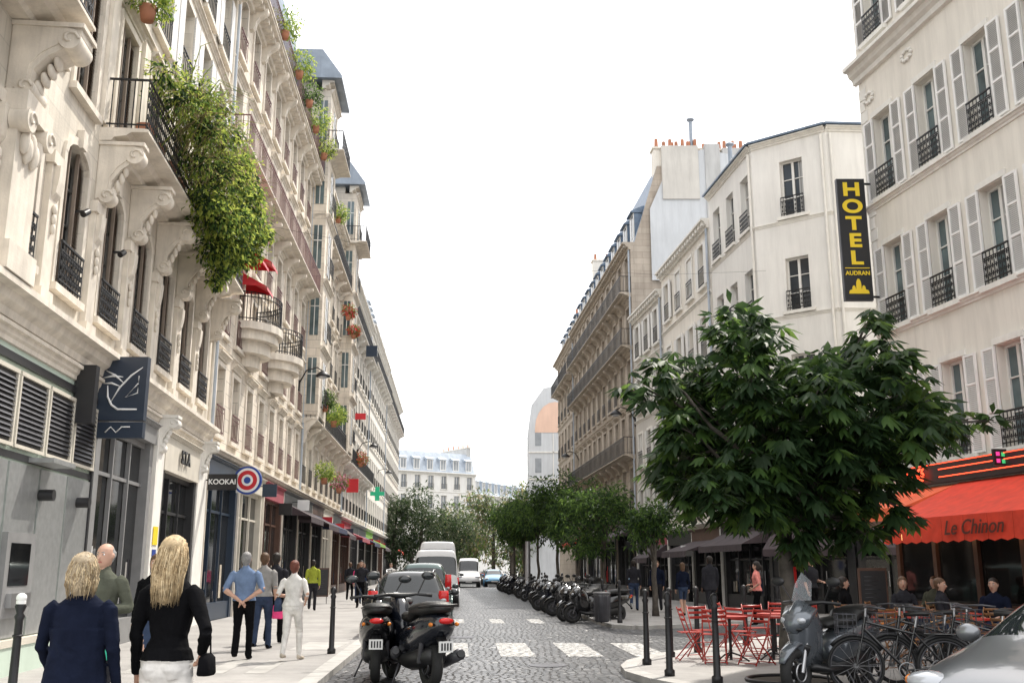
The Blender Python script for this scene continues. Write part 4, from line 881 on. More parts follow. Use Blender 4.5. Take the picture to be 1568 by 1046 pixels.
for x,y in ((4.6,18.1),(5.2,19.3),(4.3,17.1),(6.6,17.1),(7.3,16.4),(7.0,18.9),(8.1,18.2),(7.9,16.0)): dup(Tb,'cafe_table',(x,y,.1))
m_=MB(); m_.box('shop_brown',-.32,.32,-.03,.03,.3,1.5); m_.box('sign_black',-.28,.28,-.04,-.031,.36,1.44)
for z in np.arange(.5,1.35,.09): m_.sweep('steel_dull',[(-.2,-.045,z),(random.uniform(0,.2),-.045,z)],.006,4)
m_.cyl('iron',(-.25,0,0),(-.25,.15,.5),.015); m_.cyl('iron',(.25,0,0),(.25,.15,.5),.015); MBd=m_.single('menu_blackboard',(8.1,23,.1)); dup(MBd,'menu_blackboard',(-8.2,44,.1),.2)
m_=MB()
for s_ in (.8,1.9,2.9,4.6,6.3,8.):
    p=facade_pt(FR,s_,.3,2.3)
    m_.ball('lamp_warm',p,.08); m_.cyl('iron',(p[0],p[1],p[2]+.06),(p[0],p[1],p[2]+.6),.012)
m_.single('cafe_lamps')

# ------------------------------------------------------------------ vehicles
def wheel(m_,x,y,r,w,rim='steel',sp=7):
    sg=math.copysign(1,y)
    m_.ring('rubber',(x,y,r),(0,1,0),r-w*.42,w*.46,28,10)
    m_.cyl('plastic_black',(x,y-sg*.02,r),(x,y+sg*.02,r),r-w*.5,seg=24)
    m_.ring(rim,(x,y+sg*.04,r),(0,1,0),r-w*.75,.018,24,6)
    for i in range(sp):
        a=i/sp*6.283; m_.sweep(rim,[(x,y+sg*.05,r),(x+(r-w*.75)*math.cos(a),y+sg*.05,r+(r-w*.75)*math.sin(a))],[(.03,.015),(.018,.012)],6,(0,1,0))
    m_.cyl(rim,(x,y,r),(x,y+sg*.07,r),.05,seg=10)
def car(name,loc,yaw,st,W,paint,wb,wr=.32,tail=None,head=None,roofbar=False):
    e=empty(name); e.location=loc; e.rotation_euler[2]=yaw
    vs=[];fs=[];mi=[]
    n=len(st)
    for (x,zl,zb,zt,ws,wt,kd) in st:
        w=W/2*ws; t=W/2*wt
        R=[(0,zl),(w*.86,zl),(w*.98,zl+.12),(w*1.0,(zl+zb)/2+.03),(w*.965,zb),(t,zt-.05),(t*.86,zt),(0,zt+.025)]
        vs+=[(x,y,z) for y,z in R]+[(x,-y,z) for y,z in R[-2:0:-1]]
    k=14
    for i in range(n-1):
        kd=st[i][6]
        for j in range(k):
            fs.append((i*k+j,i*k+(j+1)%k,(i+1)*k+(j+1)%k,(i+1)*k+j))
            seg=j if j<7 else 13-j
            m_=0
            if kd=='cab' and seg==4: m_=1
            if kd=='ws' and seg in (5,6): m_=1
            if seg in (0,1): m_=2
            mi.append(m_)
    fs.append(tuple(range(k))[::-1]); fs.append(tuple(range((n-1)*k,n*k))); mi+=[0,0]
    me=bpy.data.meshes.new('bodyshell'); me.from_pydata(vs,[],fs)
    for q in (paint,'car_glass','plastic_black'): me.materials.append(MATS[q])
    me.polygons.foreach_set('material_index',mi); me.polygons.foreach_set('use_smooth',[True]*len(fs)); me.update()
    ob=bpy.data.objects.new('bodyshell',me); COL.objects.link(ob); ob.parent=e
    sm=ob.modifiers.new('s','SUBSURF'); sm.levels=2; sm.render_levels=2
    m_=MB(); xr=st[0][0]; xf=st[-1][0]
    for x in wb:
        for sg in (-1,1):
            m_.cyl('plastic_black',(x,sg*(W/2-.3),wr+.01),(x,sg*(W/2+.004),wr+.01),wr+.065,seg=28); wheel(m_,x,sg*(W/2-.075),wr,.2)
            m_.ring(paint,(x,sg*(W/2-.0),wr+.01),(0,1,0),wr+.07,.022,28,6)
    for sg in (-1,1):
        if tail: 
            a,z0,z1,w=tail; m_.sweep('tail_red',[(xr+a,sg*(W/2-w),z0),(xr+a,sg*(W/2-w),z1)],[(.06,w*.9),(.06,w*.75)],10,(0,1,0),power=.6)
            m_.ball('lens_clear',(xr+a-.05,sg*(W/2-w),z0+.05),.03,w*.5,.04)
        if head: 
            a,z,w=head; m_.ball('lens_clear',(xf-a,sg*(W/2-w),z),.16,w*.8,.09); m_.ball('lens_orange',(xf-a-.02,sg*(W/2-w*.3),z),.08,.05,.05)
        xm=[s for s in st if s[6]=='ws'][-1][0]+.35; zz=st[-4][2]+.1; m_.ball(paint,(xm,sg*(W/2+.1),zz),.08,.12,.085); m_.ball('car_glass',(xm-.06,sg*(W/2+.1),zz),.03,.095,.06); m_.cyl('plastic_black',(xm,sg*(W/2-.08),zz-.06),(xm,sg*(W/2+.06),zz-.02),.02)
        m_.box('plastic_black',xm-1.0,xm-.86,sg*(W/2-.01)-.02,sg*(W/2-.01)+.02,.84,.865)
    m_.box('plate_white',xr-.035,xr-.02,-.26,.26,.62,.73); m_.box('sign_bluebright',xr-.037,xr-.0345,.22,.26,.62,.73)
    for i in range(6): m_.box('sign_black',xr-.0375,xr-.0352,-.2+.065*i,-.165+.065*i,.645,.71)
    m_.sweep('plastic_black',[(xr+.05,-W/2+.1,.5),(xr-.03,-W/4,.5),(xr-.03,W/4,.5),(xr+.05,W/2-.1,.5)],[(.03,.05)]*4,8)
    m_.sweep('plastic_black',[(xf-.1,-W/2+.12,.42),(xf-.0,-W/4,.42),(xf,W/4,.42),(xf-.1,W/2-.12,.42)],[(.03,.09)]*4,8)
    m_.box('plate_white',xf+.02,xf+.035,-.26,.26,.42,.52)
    m_.cyl('steel',(xr+.1,-W/2+.35,.3),(xr-.02,-W/2+.35,.3),.03,seg=8)
    m_.sweep('plastic_black',[(xr+.1,-.1,st[1][3]+.03),(xr+.3,.3,st[1][3]+.2)],.012,5)
    if roofbar:
        for sg in (-1,1): m_.sweep('steel',[(-1.6,sg*.52,st[4][3]-.02),(-1.4,sg*.54,st[4][3]+.05),(.2,sg*.54,st[4][3]+.05),(.4,sg*.52,st[4][3]-.02)],.015,6)
    q=m_.single('details'); q.parent=e
    return e
def hatch(H=1.45,L=4.2):
    h=L/2
    return [(-h,.3,.62,.66,.86,.7,''),(-h+.06,.26,.86,.92,.95,.82,''),(-h+.12,.25,.93,1.0,.97,.8,'ws'),(-h+.5,.25,.95,H-.02,.99,.66,''),(-h+.6,.25,.95,H,1,.66,'cab'),(-h+1.5,.25,.94,H+.02,1,.67,''),(-h+1.56,.25,.94,H+.02,1,.67,'cab'),
            (h-1.85,.25,.93,H-.02,1,.65,'ws'),(h-1.1,.25,.91,.98,1,.78,''),(h-.4,.27,.78,.84,.96,.74,''),(h-.08,.3,.62,.68,.88,.66,''),(h,.34,.5,.54,.78,.6,'')]
def vanst(H=2.0,L=4.8):
    h=L/2
    return [(-h,.35,.7,.8,.93,.86,''),(-h+.03,.3,1.15,1.25,.97,.9,'ws'),(-h+.1,.3,1.2,H-.15,.98,.84,''),(-h+.2,.3,1.2,H-.02,1,.84,''),(-h+.3,.3,1.2,H,1,.84,''),(h-2.0,.3,1.2,H,1,.84,'cab'),(h-1.5,.3,1.2,H-.03,1,.82,'ws'),(h-.75,.3,1.1,1.2,.99,.8,''),(h-.25,.32,.85,.95,.95,.78,''),(h,.36,.6,.65,.86,.7,'')]
yw=D2R(90)+math.atan(.054)
car('parked_car',(-2.42,24.9,.004),yw,hatch(1.5,4.3),1.85,'car_dark',(-1.35,1.3),tail=(.14,.85,1.1,.14),head=(.25,.68,.25),roofbar=True)
car('parked_car',(-2.85,33.3,.004),yw,hatch(1.72,4.4),1.82,'car_green',(-1.35,1.35),tail=(.2,.95,1.4,.12),head=(.25,.7,.25))
car('parked_van',(-3.35,45.5,.004),yw,vanst(2.35,5.),2.0,'car_white',(-1.6,1.6),tail=(.1,.8,1.2,.1),head=(.25,.8,.25))
car('parked_van',(-3.9,54,.004),yw,vanst(2.9,5.4),2.1,'car_white',(-1.7,1.7),tail=(.1,.8,1.2,.1),head=(.25,.8,.25))
car('white_van',(-3.75,88,.004),yw+math.pi,vanst(2.4,5.2),2.0,'car_white',(-1.6,1.6),tail=(.1,.8,1.2,.1),head=(.3,.85,.3))
for y,p in ((64,'car_dark'),(70,'car_silver'),(77,'car_dark')): car('parked_car',(kl(y)+.95,y,.004),yw,hatch(1.5,4.2),1.75,p,(-1.3,1.3),tail=(.14,.85,1.1,.14),head=(.25,.68,.25))
for y,p in ((90,'car_blue'),(96,'car_dark'),(103,'car_silver')): car('parked_car',(kr(y)-1.0,y,.004),yw+math.pi,hatch(1.45,4.1),1.75,p,(-1.3,1.3),tail=(.14,.85,1.1,.14),head=(.25,.68,.25))
car('parked_car',(5.25,9.2,.004),D2R(216),hatch(1.42,4.0),1.75,'car_silver',(-1.28,1.25),tail=(.14,.85,1.1,.14),head=(.25,.68,.25))

def scooter(paint='moto_black',screen=True,box=False,sty='steel',red=True):
    m_=MB(); r=.27
    for x in (-.68,.70):
        m_.ring('rubber',(x,0,r),(0,1,0),r-.06,.066,28,10); m_.ring(sty,(x,0,r),(0,1,0),r-.13,.018,20,6); m_.cyl('plastic_black',(x,-.05,r),(x,.05,r),.1,seg=14)
        for i in range(6): a=i*1.047; m_.sweep(sty,[(x,0,r),(x+.15*math.cos(a),0,r+.15*math.sin(a))],[.025,.015],5,(0,1,0))
        m_.ring(sty,(x,.07,r),(0,1,0),.1,.012,16,4)
    for y in (-.085,.085): m_.cyl(sty,(.70,y,.27),(.53,y,.75),.025,seg=8)
    m_.sweep(paint,[(.42,0,.42),(.55,0,.55),(.72,0,.585),(.88,0,.5),(.98,0,.38)],[(.06,.02),(.085,.035),(.09,.035),(.08,.03),(.04,.015)],10)
    m_.sweep(paint,[(-1.1,0,.76),(-1.0,0,.74),(-.75,0,.67),(-.45,0,.58),(-.15,0,.5),(.05,0,.42)],[(.05,.05),(.16,.12),(.22,.19),(.23,.22),(.21,.21),(.15,.13)],14,power=.8)
    m_.sweep('plastic_black',[(-.85,0,.38),(-.6,0,.36),(-.2,0,.3),(.1,0,.28)],[(.12,.1),(.19,.15),(.2,.13),(.15,.08)],12)
    m_.sweep('plastic_black',[(.0,0,.29),(.25,0,.28),(.5,0,.32)],[(.2,.05),(.22,.05),(.18,.05)],10)
    m_.sweep('seat_black',[(-1.05,0,.9),(-.95,0,.92),(-.7,0,.9),(-.45,0,.88),(-.38,0,.8),(-.1,0,.79),(.08,0,.76)],[(.08,.03),(.17,.07),(.2,.09),(.2,.08),(.19,.07),(.17,.07),(.08,.03)],12,power=.8)
    m_.sweep('plastic_black',[(-.75,-.19,.92),(-1.08,-.15,.95),(-1.15,0,.95),(-1.08,.15,.95),(-.75,.19,.92)],.016,6)
    m_.sweep(paint,[(.34,0,.3),(.42,0,.5),(.46,0,.72),(.5,0,.9),(.46,0,1.02)],[(.22,.06),(.27,.1),(.28,.14),(.24,.13),(.14,.07)],14,(0,1,0),power=.8)
    m_.sweep(paint,[(.74,0,.7),(.66,0,.82),(.52,0,.96)],[(.06,.06),(.18,.12),(.22,.08)],12)
    m_.sweep('plastic_black',[(.6,-.13,.5),(.66,0,.56),(.6,.13,.5)],[(.02,.06)]*3,6); m_.sweep('plastic_black',[(.72,-.12,.74),(.77,0,.75),(.72,.12,.74)],[(.012,.02)]*3,6)
    for y in (-.1,.1): m_.ball('lens_clear',(.69,y,.84),.06,.065,.045)
    m_.sweep('steel_dull',[(.1,-.23,.42),(-.3,-.25,.5),(-.6,-.24,.62)],[(.01,.03)]*3,6)
    if screen: m_.sweep('screen_clear',[(.54,0,.98),(.45,0,1.16),(.36,0,1.32)],[(.01,.19),(.01,.19),(.01,.12)],12,(0,0,1),power=.7); m_.sweep('plastic_black',[(.55,-.14,.99),(.57,0,.97),(.55,.14,.99)],[.02]*3,6)
    m_.sweep('plastic_black',[(.28,-.38,1.02),(.38,-.2,1.04),(.42,0,1.02),(.38,.2,1.04),(.28,.38,1.02)],[.022,.018,.04,.018,.022],8)
    for y in (-1,1):
        m_.cyl('plastic_black',(.36,y*.22,1.05),(.4,y*.34,1.26),.009,seg=5); m_.ball('plastic_black',(.405,y*.37,1.27),.025,.095,.055); m_.ball('car_glass',(.385,y*.37,1.27),.015,.082,.044)
    m_.ball('tail_red',(-1.13,0,.78),.04,.09,.035)
    for y in (-.16,.16): m_.ball('lens_orange',(-1.06,y,.74),.04,.025,.025)
    m_.sweep('plastic_black',[(-.95,0,.62),(-1.12,0,.45)],[(.07,.02),(.06,.015)],6); m_.box('plate_white',-1.14,-1.125,-.085,.085,.44,.56)
    for i in range(4): m_.box('sign_black',-1.1415,-1.1402,-.065+.035*i,-.045+.035*i,.46,.54)
    m_.sweep(sty,[(-.2,-.2,.25),(-.5,-.24,.27),(-.95,-.25,.40)],[.03,.06,.07],10); m_.cyl('plastic_black',(-.95,-.25,.40),(-.98,-.25,.41),.045)
    m_.sweep('steel_dull',[(-.1,.18,.25),(-.15,.28,.02)],.012,5); m_.sweep('steel_dull',[(-.15,-.12,.25),(-.25,-.16,.0)],.014,5)
    for y in (-.13,.13): m_.cyl('steel_dull',(-.68,y*1.1,.3),(-.78,y*1.1,.62),.03,seg=8)
    if box: m_.sweep('plastic_black',[(-1.35,0,1.1),(-1.3,0,1.1),(-1.0,0,1.1),(-.88,0,1.08)],[(.16,.08),(.2,.13),(.2,.13),(.14,.08)],14,power=.7); m_.ball('tail_red',(-1.34,0,1.03),.03,.12,.02)
    return m_
S1=scooter('moto_black',True,False,'steel_dull').single('parked_scooter',(-2.05,15.7,.004),D2R(97),1.12)
S2=scooter('moto_darkblue',False,False,'steel_dull').single('parked_scooter',(-1.45,14.85,.004),D2R(116),1.17)
S4=scooter('moto_darkblue',False,True,'steel_dull').single('parked_motorcycle',(kl(29.2)+.5,29.6,.004),D2R(80),1)
S5=scooter('moto_black',False,False,'steel_dull').single('parked_motorcycle',(kr(30.8)-.1,30.8,.004),D2R(190),1)
S3=scooter('moto_silver',True,False).single('parked_scooter',(3.95,13.0,.1),D2R(222),1.05)
y=32.2
while y<44:
    dup(random.choice([S5,S4,S5,S2]),'parked_motorcycle',(kr(y)-.3+random.uniform(-.25,.3),y,.004),D2R(200+random.uniform(-35,35)),random.uniform(.88,1.1)); y+=random.choice([1.0,1.3,1.7,2.8])
while y<74:
    dup(random.choice([S5,S4,S2]),'parked_motorcycle',(kr(y)-.3+random.uniform(-.2,.2),y,.004),D2R(205+random.uniform(-25,25)),random.uniform(.9,1.05)); y+=random.choice([1.4,2.,3.2,5.])
def bicycle(mat='moto_black'):
    m_=MB(); r=.34
    for x in (-.52,.52):
        m_.ring('rubber',(x,0,r),(0,1,0),r-.018,.018,36,6); m_.ring('steel_dull',(x,0,r),(0,1,0),r-.045,.01,32,4); m_.cyl('steel',(x,-.04,r),(x,.04,r),.025,seg=8)
        for i in range(14): a=i/14*6.283; m_.cyl('steel',(x,0,r),(x+(r-.04)*math.cos(a),0,r+(r-.04)*math.sin(a)),.0025,seg=3)
        m_.sweep('plastic_black',[(x+.36*math.cos(a),0,r+.36*math.sin(a)) for a in np.linspace(.4 if x<0 else .7,2.9 if x<0 else 2.6,9)],[(.025,.006)]*9,6,(0,1,0))
    f=lambda a,b,rr=.017: m_.cyl(mat,a,b,rr,seg=8)
    f((-.06,0,.3),(-.2,0,.8)); f((-.06,0,.3),(.4,0,.78),.02); f((-.18,0,.72),(.38,0,.86)); f((.37,0,.92),(.41,0,.74),.022)
    for y in (-.05,.05): f((-.52,y,r),(-.06,y*.5,.3),.01); f((-.52,y,r),(-.18,y*.3,.74),.009); f((.52,y,r),(.41,y*.6,.74),.012)
    m_.cyl('steel',(-.2,0,.8),(-.23,0,.93),.014); m_.sweep('seat_black',[(-.36,0,.96),(-.25,0,.96),(-.08,0,.95)],[(.085,.03),(.07,.03),(.02,.02)],10)
    m_.cyl('steel',(.37,0,.92),(.36,0,1.03),.014); m_.sweep('steel_dull',[(.18,-.3,1.02),(.32,-.22,1.04),(.38,0,1.03),(.32,.22,1.04),(.18,.3,1.02)],.012,6)
    m_.ring('steel',(-.06,.05,.3),(0,1,0),.09,.008,20,4); m_.cyl('plastic_black',(-.06,.05,.3),(-.02,.12,.15),.01); m_.cyl('plastic_black',(-.06,-.05,.3),(-.1,-.12,.45),.01); m_.box('plastic_black',-.07,.03,.1,.19,.135,.155)
    for z in (.72,.8,.88,.95): 
        m_.sweep('steel_dull',[(.5,-.15,z),(.72,-.15,z),(.72,.15,z),(.5,.15,z)],.006,4,closed=True)
    for x,y in ((.5,-.15),(.61,-.15),(.72,-.15),(.72,0),(.72,.15),(.61,.15),(.5,.15)): m_.cyl('steel_dull',(x,y,.7),(x,y,.96),.006,seg=4)
    m_.sweep(mat,[(-.82,0,.72),(-.3,0,.72)],[(.06,.01),(.06,.01)],6)
    m_.ball('tail_red',(-.88,0,.6),.02,.03,.025)
    return m_
K0=bicycle().single('bicycle',(4.7,12.6,.1),D2R(170))
for x,y,a in ((5.2,12.9,185),(5.8,12.6,160),(4.8,13.4,20),(6.2,13.4,200),(5.6,13.9,10)): dup(K0,'bicycle',(x,y,.1),D2R(a))

# ------------------------------------------------------------------ people
ARMS=dict(down=((.232,-.03,1.12),(.235,.05,.87)),back=((.29,-.10,1.14),(.045,-.16,.96)),bent=((.26,-.06,1.14),(.17,.2,1.12)),hip=((.34,-.12,1.15),(.22,.04,1.0)),swing=((.24,.05,1.13),(.22,.2,.92)),swingb=((.24,-.12,1.14),(.23,-.2,.91)),table=((.25,.06,1.16),(.14,.3,1.1)),bag=((.28,-.1,1.15),(.2,.1,1.02)))
def hand(mb,P,D,pn,mat,sg,sc=1):
    P=Vector(P);D=Vector(D).normalized();pn=Vector(pn); pn=(pn-D*pn.dot(D)).normalized(); s=D.cross(pn)*sg
    mb.sweep(mat,[P-D*.02,P+D*.015,P+D*.05,P+D*.09],[(.022,.018),(.03,.016),(.04,.015),(.038,.012)],10,tuple(pn))
    for i,(o,l) in enumerate(((.03,.068),(.01,.077),(-.01,.072),(-.029,.056))):
        b=P+D*.082+s*o; c=[b]; d=D.copy()
        for k,f in enumerate((.45,.3,.25)):
            d=(d+pn*(.3+.12*i*.3)).normalized(); c.append(c[-1]+d*l*f)
        mb.sweep(mat,c,[.0088,.0085,.0078,.0055],6,tuple(s))
    b=P+D*.025+s*.03
    mb.sweep(mat,[b,b+(D*.6+s*.7+pn*.2).normalized()*.035,b+(D*.6+s*.7+pn*.2).normalized()*.035+(D*.9+s*.25+pn*.3).normalized()*.03],[.012,.010,.006],6,tuple(pn))
def person(x,y,yaw,H=1.72,top='cl_navy',bottom='cl_black',hair='hair_brown',skin='skin',shoes='cl_black',arms=('down','down'),stride=.0,hs='short',fem=False,short=False,hem=None,skirt=None,legs='full',z=.1,sit=False,name='pedestrian',wide=1.,bag=None,hy=0,sway=.02):
    sc=H/1.75; pr=[]
    fw=.9 if fem else 1.; zs=-.42 if sit else 0
    def A(path,rad,lab,up=(0,1,0),seg=14): pr.append(([Vector(p)+Vector((0,0,zs)) for p in path],[(r,r) if not isinstance(r,tuple) else r for r in rad],lab,up,seg))
    sh=.185*fw*wide
    A([(0,-.005+.02*math.sin((z_-1.0)*6),z_) for z_ in (.97,1.02,1.1,1.22,1.33,1.40,1.45,1.49)],[(.165*wide,.118),(.158*wide,.112*wide),(.145*fw*wide,.104*wide),(.165*fw*wide,.118*wide),(.19*fw*wide,.12),(.178*fw*wide,.105),(.13*fw,.088),(.075,.066)],top)
    A([(0,-.0,z_) for z_ in (.80,.86,.93,1.0)],[(.10,.09),(.165,.12),(.178*(1.02 if fem else 1)*wide,.125),(.158*wide,.113)],bottom)
    for sg in (-1,1): A([(sg*.07,-.05,.85),(sg*.075,-.062,.90),(sg*.07,-.05,.96)],[.055,.072,.055],bottom if not (hem and hem<.85) else top)
    if hem: A([(0,0,z_) for z_ in (hem,hem+.02,1.0,1.1,1.25)],[(.20*wide,.155),(.202*wide,.155),(.18*wide,.135),(.165*wide,.12),(.17*wide,.12)],top)
    else: A([(0,0,z_) for z_ in (.955,.97,1.03)],[(.186*wide,.142),(.184*wide,.14),(.165*wide,.122)],top)
    if skirt: A([(0,0,z_) for z_ in (skirt,skirt+.03,.9,1.0)],[(.2,.16),(.2,.16),(.178,.13),(.15,.11)],bottom)
    if fem: A([(.075,.085,1.29),(.075,.1,1.27)],[.06,.05],top); A([(-.075,.085,1.29),(-.075,.1,1.27)],[.06,.05],top)
    A([(0,-.01,1.43),(0,-.005,1.5),(0,.005,1.57)],[.058,.05,.05],skin)
    A([(0,-.015,1.44),(0,-.012,1.485),(0,-.008,1.51)],[(.085,.075),(.066,.062),(.060,.058)],top)
    ch,sh_=math.cos(hy),math.sin(hy)
    def hd(p): return (p[0]*ch-p[1]*sh_,p[0]*sh_+p[1]*ch,p[2])
    A([(0,a,b_) for a,b_ in ((.035,1.515),(.03,1.53),(.018,1.56),(.006,1.6),(0,1.65),(-.006,1.69),(-.008,1.725),(-.008,1.745),(-.008,1.752))],[(.02,.03),(.04,.052),(.06,.078),(.071,.094),(.077,.1),(.074,.096),(.056,.074),(.032,.045),(.008,.01)],skin)
    A([hd((0,.093,1.645)),hd((0,.105,1.62)),hd((0,.116,1.605)),hd((0,.1,1.595))],[.008,.012,.014,.008],skin,(1,0,0),8)
    for sg in (-1,1): A([hd((sg*.078,-.002,1.605)),hd((sg*.082,-.006,1.63)),hd((sg*.08,-.004,1.65))],[(.008,.012),(.01,.02),(.008,.014)],skin,(0,1,0),8)
    if hs=='short': A([hd((0,a,b_)) for a,b_ in ((-.045,1.57),(-.035,1.61),(-.024,1.66),(-.012,1.70),(-.01,1.735),(-.01,1.765))],[(.055,.05),(.08,.078),(.086,.094),(.083,.102),(.066,.084),(.02,.03)],hair)
    if hs=='balding': A([hd((0,a,b_)) for a,b_ in ((-.05,1.58),(-.04,1.62),(-.035,1.67),(-.04,1.69))],[(.055,.045),(.08,.07),(.083,.078),(.05,.05)],hair)
    if hs in('bob','long','tail'): A([hd((0,a,b_)) for a,b_ in ((-.05,1.49 if hs=='bob' else 1.52),(-.045,1.53),(-.035,1.6),(-.022,1.66),(-.012,1.71),(-.01,1.745),(-.01,1.775))],[(.05,.035),(.082,.06),(.09,.08),(.09,.098),(.085,.104),(.064,.084),(.02,.03)],hair)
    if hs=='long': A([(0,-.07,1.58),(0,-.10,1.48),(0,-.115,1.40),(0,-.12,1.33)],[(.085,.05),(.098,.040),(.09,.028),(.05,.015)],hair)
    if hs=='tail': A([(0,-.1,1.66),(0,-.15,1.62),(0,-.15,1.52),(0,-.13,1.44)],[.025,.035,.03,.01],hair)
    mb=MB()
    for i,sg in enumerate((1,-1)):
        e,w=ARMS[arms[i]]; e=Vector((e[0]*sg*(.94 if fem else 1)*wide,e[1],e[2])); w=Vector((w[0]*sg*(wide if arms[i]=='down' else 1),w[1],w[2])); s0=Vector((sg*(sh-.035),-.005,1.41)); s1=Vector((sg*(sh+.012),-.01,1.375))
        k=.92 if fem else 1.05
        A([s0,s1,s1.lerp(e,.5),e],[.056*k,.060*k,.053*k,.045*k],top,(0,1,.1)); 
        A([e-(w-e)*.05,e.lerp(w,.4),w],[.040*k,.037*k,.026*k] if short else [.046*k,.045*k,.036*k],skin if short else top,(0,1,.1))
        if not short: A([w-(w-e)*.08,w+(w-e)*.03],[.024,.024],skin,(0,1,.1),8)
        pn=Vector((-sg,.2,0)) if arms[i] not in('back','table','bent') else Vector((0,.3,-1))
        hand(mb,w+Vector((0,0,zs)),w-e,pn,skin,1 if sg>0 else -1)
        hx=.088*sg; st=stride*(1 if i==0 else -1)
        if sit: K=Vector((hx*1.3,.42,.93)); An=Vector((hx*1.2,.44,.51)); Hp=Vector((hx,0,.93))
        else: Hp=Vector((hx,0,.9)); K=Vector((hx*1.0,st*.5+(.05 if st<0 else .06),.5)); An=Vector((hx*.95,st,.09+(.05 if st<-.05 else 0)))
        lt=bottom if legs in('full','shorts') else skin; lo=bottom if legs=='full' else skin
        thick=1.0 if legs=='full' else .82
        A([Hp,Hp.lerp(K,.35),K],[.094*wide*thick,.084*thick,.062*thick],lt,(0,1,.05)); cf=1. if legs=='full' else .85
        A([Hp.lerp(K,.9),K,K.lerp(An,.35),An+Vector((0,0,-.02 if legs=='full' else 0))],[.062*cf,.06*cf,.058*cf,(.055 if not fem else .043) if legs=='full' else .034],lo,(0,1,.05))
        A([An+Vector((0,-.06,-.045)),An+Vector((0,0,-.035)),An+Vector((sg*.01,.09,-.055)),An+Vector((sg*.015,.17,-.068))],[(.032,.03),(.04,.045),(.045,.03),(.03,.018)],shoes,(0,0,1),12)
    V=[];Fc=[];C=[];Ra=[];Lb=[]
    for path,rad,lab,up,seg in pr:
        vs,fs=sweep(path,rad,seg,up); o=len(V); V+=[tuple(v) for v in vs]; Fc+=[tuple(i+o for i in f) for f in fs]
        for i in range(len(path)-1):
            for t in (0,.25,.5,.75,1):
                C.append(path[i].lerp(path[i+1],t)); Ra.append((rad[i][0]*(1-t)+rad[i+1][0]*t,rad[i][1]*(1-t)+rad[i+1][1]*t)); Lb.append(lab)
    me=bpy.data.meshes.new('t'); me.from_pydata(V,[],Fc); ob=bpy.data.objects.new('t',me); COL.objects.link(ob)
    r=ob.modifiers.new('r','REMESH'); r.mode='VOXEL'; r.voxel_size=.0085 if y<12 else (.0125 if y<25 else .02)
    s=ob.modifiers.new('s','SMOOTH'); s.iterations=3; s.factor=.5
    dg=bpy.context.evaluated_depsgraph_get(); nm=bpy.data.meshes.new_from_object(ob.evaluated_get(dg)); bpy.data.objects.remove(ob)
    n=len(nm.vertices); co=np.empty(n*3); nm.vertices.foreach_get('co',co); co=co.reshape(-1,3)
    nr=np.empty(n*3); nm.vertices.foreach_get('normal',nr); nr=nr.reshape(-1,3)
    f=len(nm.polygons); 
    Cn=np.array([tuple(c) for c in C]); Rn=np.array([(a,b_,(a+b_)/2) for a,b_ in Ra]); labs=sorted(set(Lb)); Li=np.array([labs.index(l) for l in Lb])
    cen=np.empty(f*3); nm.polygons.foreach_get('center',cen); cen=cen.reshape(-1,3)
    mi=np.empty(f,dtype=np.int32)
    for a in range(0,f,4000):
        d=(((cen[a:a+4000,None,:]-Cn[None])/Rn[None])**2).sum(2); mi[a:a+4000]=Li[d.argmin(1)]
    # clean garment edge at the waist
    if not hem and not skirt and not sit:
        tor=(np.abs(cen[:,0])<.195*wide)&(cen[:,2]>.80)&(cen[:,2]<1.12)&((mi==labs.index(top))|(mi==labs.index(bottom)))
        mi[tor&(cen[:,2]>=.958)]=labs.index(top); mi[tor&(cen[:,2]<.958)]=labs.index(bottom)
    if y<25:
        q=np.array([noise.noise(Vector((c[0]*7+y,c[1]*7,c[2]*4+x*3))) for c in co])
        q3=np.array([1-abs(noise.noise(Vector((c[0]*9+c[2]*7,c[1]*9,c[2]*13+y))))*3 for c in co])
        mask=(co[:,2]<1.42+zs); zr=co[:,2]-zs
        fold=.35+np.exp(-((zr-1.1)/.08)**2)+np.exp(-((zr-.5)/.1)**2)+.8*np.exp(-((zr-.15)/.08)**2)
        co2=co+nr*((q*.007+q3*.0045*fold)*mask)[:,None]; nm.vertices.foreach_set('co',co2.reshape(-1))
    for l in labs: nm.materials.append(MATS[l])
    nm.polygons.foreach_set('material_index',mi); nm.polygons.foreach_set('use_smooth',[True]*f); nm.update(); nm.name=name
    e=empty(name); e.location=(x,y,z); e.rotation_euler[2]=yaw; e.scale=(sc,sc,sc)
    b=bpy.data.objects.new('figure',nm); COL.objects.link(b); b.parent=e
    dz=Vector((0,0,zs))
    for sg in (-1,1):
        mb.ball('white_paint',Vector(hd((sg*.031,.083,1.645)))+dz,.013,.01,.009); mb.ball('eye_dark',Vector(hd((sg*.031,.092,1.645)))+dz,.006,.004,.006)
        mb.sweep(hair,[Vector(hd((sg*.015,.095,1.665)))+dz,Vector(hd((sg*.045,.084,1.668)))+dz],[.004,.003],5)
    mb.sweep('lip',[Vector(hd((-.022,.088,1.572)))+dz,Vector(hd((0,.097,1.572)))+dz,Vector(hd((.022,.088,1.572)))+dz],[.004,.007,.004],6)
